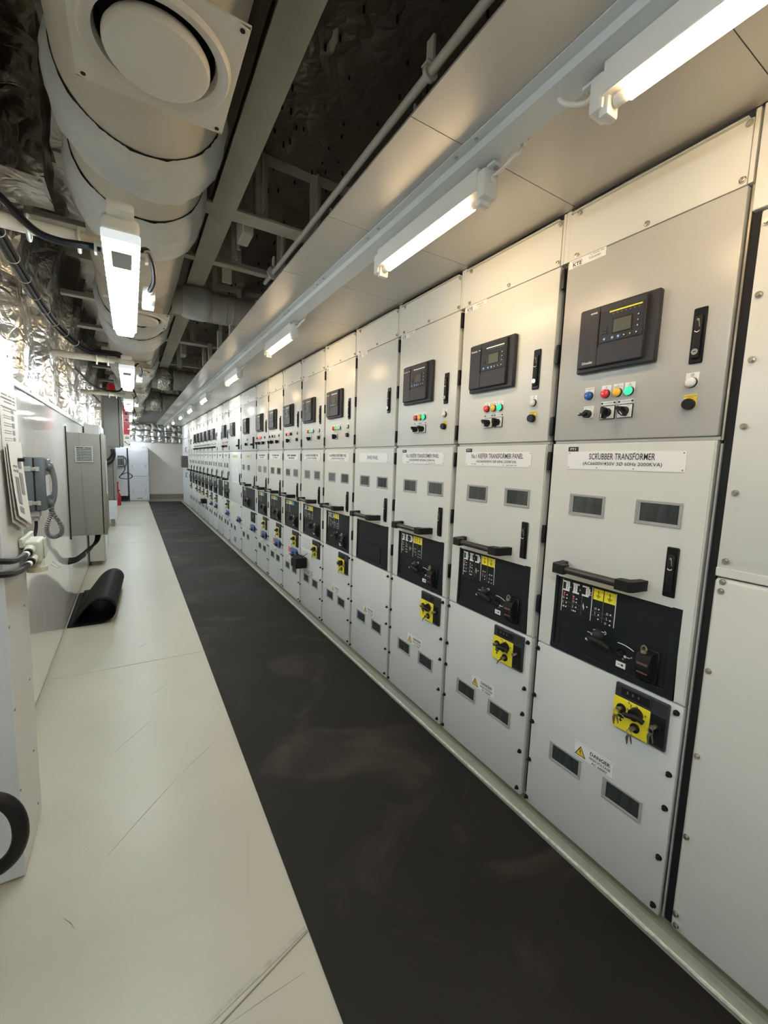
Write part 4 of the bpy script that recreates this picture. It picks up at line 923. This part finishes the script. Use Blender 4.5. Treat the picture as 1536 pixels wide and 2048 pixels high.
for y in (1.36, 3.28): obj('clamp', MB().cyl((.95, y-.008, 2.9), (.95, y+.008, 2.9), .028 if y < 2 else .045, M['beam'], seg=20).box(.925, .975, y-.02, y+.02, 2.918, 2.924, M['beam']).box(.945, .955, y-.02, y+.02, 2.92, 3.01, M['beam']), t)
t = thing('conduit', 'far stretch of conduit pipe above the canopy edge, beyond the first cross duct', 'pipe')
obj('pipe', MB().tube([(.95, 4.45, 2.75), (.95, 7.0, 2.75)], .02, M['beam'], 12), t)
for y in (4.8, 5.5, 6.2, 6.7): obj('clamp', MB().box(.925, .975, y-.03, y+.03, 2.765, 3.02, M['beam'], .004), t)

# ------------------------------------------------------------------ left side: near cabinet, cables, receptacle
t = thing('near_cabinet', 'tall white cabinet cut by the left picture edge, posters on its side', 'cabinet', (-.37, 1.8, 0))
obj('body', MB().box(-.75, -.002, .002, .33, .004, 1.92, M['matwhite'], .004), t)
obj('front_plate', MB().box(-.75, -.001, -.004, .002, .006, 1.915, M['bluewhite'], .001), t)
for (y, z) in ((.249, .93), (.013, .929), (.258, .625), (.010, .633), (.245, .328), (.010, .329), (.261, .084), (.25, 1.86), (.03, 1.55)): obj('screw', shared('screw', lambda: MB().cyl((0, 0, 0), (.003, 0, 0), .0045, M['grey'], seg=10)), t, (-.002, y, z))
b = MB(); b.box(0, .0015, .09, .335, 1.535, 1.74, M['paper'])
for j in range(3): bars(b, .12, .31, 1.715-j*.012, .005, .0023, M['grey'], 12, j)
for j in range(5): b.box(.0015, .0022, .25-.002*j, .285-.002*j, 1.552+j*.026, 1.570+j*.026, M['grey']); 
for j in range(5):
    for q in range(2): b.box(.0015, .0021, .13, .235, 1.556+j*.026+q*.008, 1.5585+j*.026+q*.008, M['grey'])
b.box(.0015, .0021, .10, .32, 1.70, 1.702, M['ink']); b.box(.0015, .0021, .10, .32, 1.672, 1.674, M['ink'])
obj('instruction_sheet', b, None, (-.3715, 1.8, 0), label='printed instruction sheet on the side of the near white cabinet', cat='poster')
t = thing('laminated_cards', 'laminated instruction cards hanging tilted below the instruction sheet', 'card', (-.366, 1.8, 0))
for k in range(3):
    def cd(u, v): return (.003+.003*k+(.004+.004*k)*(1-v)**1.5, .065+.013*k+.205*u+.030*(1-v), 1.275+.010*k+.26*v-.06*u*(1-v))
    b = MB(); b.grid(cd, 4, 10, M['paper'])
    if k == 2:
        for (u0_, v0, u1, v1) in ((.55, .35, .8, .62), (.55, .68, .8, .80), (.2, .2, .45, .55), (.15, .62, .5, .64), (.15, .68, .45, .70), (.2, .08, .5, .16)):
            P = [cd(u, v) for u, v in ((u0_, v0), (u1, v0), (u1, v1), (u0_, v1))]; b.poly([(p[0]+.001, p[1], p[2]) for p in P], M['grey'])
    obj('card', b.mesh('card', recalc=False), t)
obj('pin', MB().cyl((0, .22, 1.49), (.03, .22, 1.49), .007, M['black'], seg=8), t)
t = thing('cable_receptacle', 'pale green cable receptacle box with screw cap on the near cabinet side', 'socket', (-.368, 2.12, 1.13))
obj('body', MB().box(0, .054, -.065, .065, -.040, .048, M['gland'], .012, 3).box(-.002, .012, -.10, .10, .03, .065, M['gland'], .003).box(.054, .058, .005, .06, -.036, .044, M['gland'], .002), t)
for (z, x) in ((.018, .024), (-.018, .030)): obj('cable_gland', MB().cyl((x, -.065, z), (x, -.095, z-.006), .019, M['gland'], .017, 12).cyl((x, -.095, z-.006), (x, -.105, z-.008), .014, M['black'], seg=12), t)
obj('screw_cap', MB().cyl((.032, .0, -.038), (.032, .0, -.066), .026, M['gland'], .030, 20).cyl((.032, .0, -.064), (.032, .0, -.084), .034, M['pipe'], seg=12).tube([(.07, .04, -.07), (.09, .05, -.09), (.10, .05, -.088), (.075, .045, -.06)], .001, M['dsteel'], 4), t)
for k, (z, x) in enumerate(((.018, .024), (-.018, .030))):
    p = [(-.368+x, 2.12-.10, 1.13+z-.008), (-.350+.006*k, 1.94, 1.122+z*1.1), (-.352+.004*k, 1.84, 1.130+z*1.15), (-.366, 1.74, 1.150+z*1.25), (-.43, 1.60, 1.19+z*1.3), (-.55, 1.48, 1.24+z*1.3)]
    o_ = cablerun('black_cable', p, .0105, ['upper black cable leaving the receptacle toward the left', 'lower black cable leaving the receptacle toward the left'][k])
    obj('marker_sleeve', MB().tube([Vector(p[0])+(Vector(p[1])-Vector(p[0]))*.25, Vector(p[0])+(Vector(p[1])-Vector(p[0]))*.5], .0118, M['poster'], 10), o_)
cx, cy, cz = -.404, 1.56, .365
b = MB(); b.tube([(cx+.078*math.cos(a), cy+.02*math.sin(a*.5), cz+.118*math.sin(a)) for a in [k*2*math.pi/36 for k in range(36)]], .0215, M['cable'], 14, closed=True)
b.tube([(cx-.078, cy, cz), (cx-.16, cy+.04, cz+.15), (cx-.22, cy+.1, cz+.4)], .0215, M['cable'], 12, smooth=6)
obj('cable_loop', b, label='thick black cable loop in front of near cabinet at lower left edge', cat='cable')
# wall telephone, built once and copied
def phone_parts(t):
    obj('case', MB().box(0, .062, 0, .19, 0, .30, M['phone'], .006, 2), t)
    obj('lid', MB().box(.066, .112, .0, .19, 0, .30, M['phone'], .010, 2).box(.060, .068, .004, .186, .004, .296, M['gap']), t)
    for z in (.045, .235): obj('clasp', MB().box(.006, .055, -.006, 0, z-.014, z+.014, M['winf'], .002).box(.052, .075, -.009, -.002, z-.010, z+.010, M['steel'], .002).box(.072, .090, -.007, 0, z-.013, z+.013, M['winf'], .002), t)
    def hs():
        b = MB(); b.tube([(.118, .09, .255), (.130, .09, .238), (.141, .09, .19), (.144, .09, .14), (.140, .09, .09), (.129, .09, .045), (.117, .09, .028)], lambda q: .013+.006*abs(2*q-1)**2, M['phonel'], 14, smooth=5)
        b.ball((.122, .09, .248), .028, M['phonel'], (.8, 1, 1), 16); b.ball((.120, .09, .038), .025, M['phonel'], (.8, 1, 1), 16); return b
    obj('handset', shared('handset', hs), t)
    obj('cradle', MB().box(.108, .122, .05, .15, .235, .29, M['phonel'], .004).box(.111, .1125, .03, .16, .08, .20, M['white'], .001), t)
def coil(t):
    pts = []; ctl = [Vector(p) for p in ((.125, .09, .02), (.118, .09, -.04), (.095, .09, -.11), (.105, .09, -.155), (.135, .09, -.165), (.165, .09, -.14), (.160, .09, -.09), (.135, .09, -.04), (.120, .095, .0))]
    c = spline(ctl, 40)
    for k, p in enumerate(c):
        a = k*.95; d = (c[min(k+1, len(c)-1)]-c[max(k-1, 0)]).normalized(); o1 = Vector((0, 1, 0)); o2 = d.cross(o1).normalized()
        pts.append(p+o1*.0105*math.cos(a)+o2*.0105*math.sin(a))
    obj('coiled_cord', MB().tube(pts, .0033, M['phonel'], 6), t)
t = thing('telephone', 'dark grey wall telephone box with handset and coiled cord, near cabinet', 'telephone', (XL, 3.0, 1.19), group='wall telephones')
phone_parts(t); coil(t)
obj('cable_gland', MB().box(.03, .078, .02, .08, -.035, 0, M['winf'], .003).cyl((.054, .05, -.035), (.054, .05, -.06), .018, M['winf'], seg=14).tube([(.054, .05, -.055), (.054, .05, -.09), (.048, .03, -.14), (.03, -.03, -.19), (.006, -.12, -.22)], .008, M['cable'], 8, smooth=5), t)
t = thing('telephone', 'far telephone on white wall behind the cable loop, left of white cabinet', 'telephone', (-.36, 15.48, 1.12), group='wall telephones')
phone_parts(t); t.scale = (1.6, 1.2, 1.2); obj('wall_arm', MB().box(-.115, 0, .06, .12, .08, .22, M['bluewhite']), t)
obj('loose_cable', MB().tube([(.12, .09, .02), (.11, .06, -.08), (.05, 0, -.20), (.02, 0, -.27), (.12, 0, -.30), (.22, -.01, -.27), (.23, -.01, -.20), (.15, 0, -.14), (.05, 0, -.2)], .009, M['cable'], 8, smooth=6), t)

# grey wall cabinet with vent
t = thing('wall_cabinet', 'grey wall cabinet with a slotted vent on its near side', 'cabinet', (XL, 5.02, 0))
obj('body', MB().box(.008, .272, 0, .58, .712, 1.715, M['greycab'], .003).box(.276, .280, .004, .576, .72, 1.71, M['gap']), t)
obj('door', MB().box(.279, .302, -.002, .582, .708, 1.722, M['greycab'], .006, 2), t)
obj('seal_strip', MB().box(0, .010, -.003, .01, .68, 1.77, M['gap']), t)
def vent():
    b = MB()
    for q in ((.068, .215, 1.575, 1.585), (.068, .215, 1.432, 1.446), (.068, .082, 1.446, 1.575), (.201, .215, 1.446, 1.575)): b.box(q[0], q[1], -.008, 0, q[2], q[3], M['winf'], .002)
    for k in range(8): b.box(.082, .201, -.007, -.001, 1.452+k*.0152, 1.461+k*.0152, M['winf'], .001)
    b.box(.080, .203, -.0015, 0, 1.444, 1.577, M['gap']); b.box(.132, .150, -.010, -.006, 1.566, 1.584, M['grey'], .001); return b
obj('vent_grille', vent(), t, label='pale slotted vent grille')
obj('door_strip', MB().box(.302, .306, .30, .34, 1.10, 1.45, M['white']), t)
obj('ground_wire', MB().tube([(.112, -.004, 1.715), (.110, -.006, 1.62), (.118, -.010, 1.42), (.122, -.005, 1.0), (.132, -.004, .70), (.13, .05, .60)], .0022, M['grey'], 5, smooth=6), t)
t = thing('cable_bunch', 'black cable bunch bent from wall up into the grey wall cabinet', 'cable')
for k in range(4): obj('cable', MB().tube([(XL-.01, 4.75+.02*k, .50+.01*k), (-.47, 4.85, .50+.01*k), (-.40, 5.05, .54+.008*k), (-.34+.006*k, 5.2, .62), (-.335+.012*k, 5.25, .72)], .013, M['cable'], 8, smooth=6), t)
obj('cable_tie', MB().tube([(-.44+.0*k, 4.93, .51+.03*math.sin(a)) if False else (-.425+.02*math.cos(a), 4.98+.012*math.cos(a), .525+.032*math.sin(a)) for a in [j*math.pi/6 for j in range(12)]], .004, M['zip'], 6, closed=True), t)
# rolled rubber mat against the left wall
def roll(u, v):
    P = roll.P; f = u*(len(P)-1); i = min(int(f), len(P)-2); p = P[i]+(P[i+1]-P[i])*(f-i)
    return (p.x+.05*v*(p.z > .03), 4.40+.055*(1-abs(p.x+.53)/.36)*0+(1.05+.16*max(0, (p.x+.53)/.36))*v, p.z)
roll.P = spline([Vector(p) for p in ((-.522, 0, .012), (-.44, 0, .008), (-.34, 0, .008), (-.26, 0, .012), (-.19, 0, .045), (-.162, 0, .11), (-.18, 0, .175), (-.235, 0, .222), (-.30, 0, .222), (-.36, 0, .185), (-.41, 0, .125), (-.45, 0, .07), (-.48, 0, .030))], 6)
b = MB(); b.grid(roll, 72, 12, M['roll']); me = b.mesh('rolled_mat', recalc=False)
o_ = obj('rolled_mat', me, label='loose curled black rubber sheet on floor against the left wall', cat='mat'); sm = o_.modifiers.new('thickness', 'SOLIDIFY'); sm.thickness = .006; sm.offset = 0
# white cabinet behind the grey one
t = thing('tall_cabinet', 'tall white cabinet standing behind the grey wall cabinet', 'cabinet', (XL, 6.8, 0))
obj('body', MB().box(.012, .185, 0, .7, .06, 1.90, M['matwhite'], .005), t); obj('side_door', MB().box(.186, .196, .01, .69, .08, 1.88, M['bluewhite'], .003), t)
for y in (.06, .55): obj('foot', MB().box(.03, .12, y, y+.08, 0, .06, M['skirt']), t)
# alarm column
t = thing('alarm_box', 'tall grey alarm box on a post, red beacon on top', 'alarm box', (-.35, 8.0, 0))
obj('body', MB().box(0, .20, 0, .35, 1.63, 2.48, M['greycab2'], .004), t); obj('door', MB().box(.204, .252, .004, .346, 1.64, 2.47, M['greycab2'], .008), t)
obj('beacon', MB().lathe([(.062, 2.48), (.062, 2.50), (.056, 2.505), (.054, 2.60), (.040, 2.625), (.0001, 2.63)], M['redglass'], 'Z', (.11, .12, 0), 24), t, label='red beacon lamp')
obj('post', MB().box(-.035, -.005, .10, .16, 0, 2.60, M['pipe'], .003), t)
for k in range(5):
    z0 = 1.842+k*.092
    b = MB(); b.box(.262, .350, .0, .06, z0, z0+.088, M['redbody'], .003)
    if k < 2: b.tube([(.306+.024*math.cos(a), -.001, z0+.044+.024*math.sin(a)) for a in [j*math.pi/8 for j in range(16)]], .003, M['ink'], 5, closed=True); b.box(.302, .310, -.002, 0, z0+.034, z0+.054, M['ink'])
    else: b.box(.285, .327, -.002, 0, z0+.03, z0+.055, M['ink']); b.box(.295, .317, -.002, 0, z0+.055, z0+.066, M['ink'])
    obj('red_sign', b, t)
b = MB(); b.box(.262, .352, 0, .06, 1.655, 1.838, M['paper'], .003)
b.tube([(.307+.022*math.cos(a), -.001, 1.790+.022*math.sin(a)) for a in [j*math.pi/8 for j in range(0, 9)]], .003, M['ink'], 5); b.box(.283, .331, -.002, 0, 1.776, 1.790, M['ink']); b.tube([(.280, -.001, 1.722), (.295, -.001, 1.70), (.318, -.001, 1.688), (.335, -.001, 1.684)], .004, M['ink'], 5); b.cyl((.28, -.001, 1.722), (.28, -.004, 1.722), .009, M['ink']); b.cyl((.335, -.001, 1.684), (.335, -.004, 1.684), .009, M['ink'])
obj('symbol_sign', b, t, label='cream sign with black bell and telephone handset')
obj('sign_arm', MB().box(.25, .265, .02, .05, 1.66, 2.35, M['steel']).box(.265, .345, .01, .055, 2.305, 2.37, M['skirt'], .003), t)
t = thing('wall_cabinet', 'narrow grey wall cabinet under the alarm box, black cables entering it', 'cabinet', (XL, 10.5, 0))
obj('body', MB().box(.01, .20, 0, .45, .56, 1.70, M['greycab2'], .004), t); obj('door', MB().box(.204, .25, .004, .446, .57, 1.69, M['greycab'], .006), t)
obj('cables', MB().tube([(.22, -.02, 1.62), (.24, -.03, 1.50), (.18, -.05, 1.36), (.05, -.1, 1.28)], .022, M['cable'], 8, smooth=6).tube([(.19, -.02, 1.62), (.2, -.03, 1.54), (.14, -.05, 1.42), (.02, -.1, 1.36)], .022, M['cable'], 8, smooth=6), t)
t = thing('low_cabinet', 'low white box on feet below the narrow grey wall cabinet', 'cabinet', (XL, 10.4, 0))
obj('body', MB().box(.02, .245, 0, .5, .16, .55, M['bluewhite'], .004), t)
for y in (.05, .4): obj('foot', MB().box(.13, .19, y, y+.05, 0, .16, M['skirt']), t)
# far corner
t = thing('fire_extinguisher', 'red fire extinguisher standing in the far left corner', 'fire extinguisher', (-.36, 14.6, 0))
obj('cylinder', MB().lathe([(.05, 0), (.072, .01), (.075, .03), (.075, .30), (.055, .38), (.025, .41), (.025, .44)], M['redbody'], 'Z', seg=24), t)
obj('horn', MB().tube([(-.01, -.03, .44), (-.02, -.05, .55), (-.015, -.05, .72)], .042, M['redbody'], 12, smooth=4), t)
obj('valve', MB().box(-.02, .06, -.015, .015, .44, .475, M['redbody'], .004).cyl((0, 0, .43), (0, 0, .47), .02, M['steel']), t)
obj('pedestal', MB().box(-.09, .09, -.09, .09, -.0, .012, M['white']).mesh('pedestal'), t)
t = thing('white_cabinet', 'white two-door cabinet standing in front of the far wall', 'cabinet', (-.07, 15.75, 0))
obj('body', MB().box(.0, .56, .02, .6, .03, 1.72, M['bluewhite'], .004), t); obj('plinth', MB().box(.005, .555, .01, .6, 0, .03, M['skirt']), t)
for (z0, z1) in ((.05, .82), (.84, 1.70)):
    d = obj('door', MB().box(.008, .552, 0, .019, z0, z1, M['bluewhite'], .004), t)
    for x in (.10, .46): obj('handle', MB().box(x-.006, x+.006, -.012, 0, z0+.26, z0+.38, M['winf'], .002), d)
    for (x, z) in ((.045, z0+.06), (.515, z0+.06), (.045, z1-.06), (.515, z1-.06)): obj('screw', MB().cyl((x, -.004, z), (x, 0, z), .010, M['grey'], seg=10), d)
obj('top_plate', MB().box(-.03, .54, .03, .6, 1.722, 1.80, M['bluewhite'], .004).cyl((.08, .03, 1.765), (.08, .025, 1.765), .012, M['grey']).cyl((.42, .03, 1.765), (.42, .025, 1.765), .012, M['grey']), t)
b = MB(); b.box(.20, .37, -.0018, 0, .085, .145, M['cream']); b.text('KTE', .285, .115, .12, .035, -.0018, M['ink'], frame='Y', bold=.03)
obj('maker_plate', b, t); obj('blank_label', MB().box(.17, .36, -.0018, 0, 1.64, 1.675, M['white']), t)
obj('partition', MB().box(-.95, -.115, 15.76, 16.39, .2, 1.74, M['bluewhite'], .003), label='cool white partition plate beside the far white cabinet', cat='partition')
b = MB(); b.poly([(-.5, 14.6, 0), (.44, 14.6, 0), (.44, 15.7, 0), (-.5, 15.7, 0)], M['floor'], (0, 0, .03)); b.poly([(-.5, 14.5, 0), (.44, 14.5, 0), (.44, 14.6, .03), (-.5, 14.6, .03)], M['floor'])
struct('floor_step_far', b)
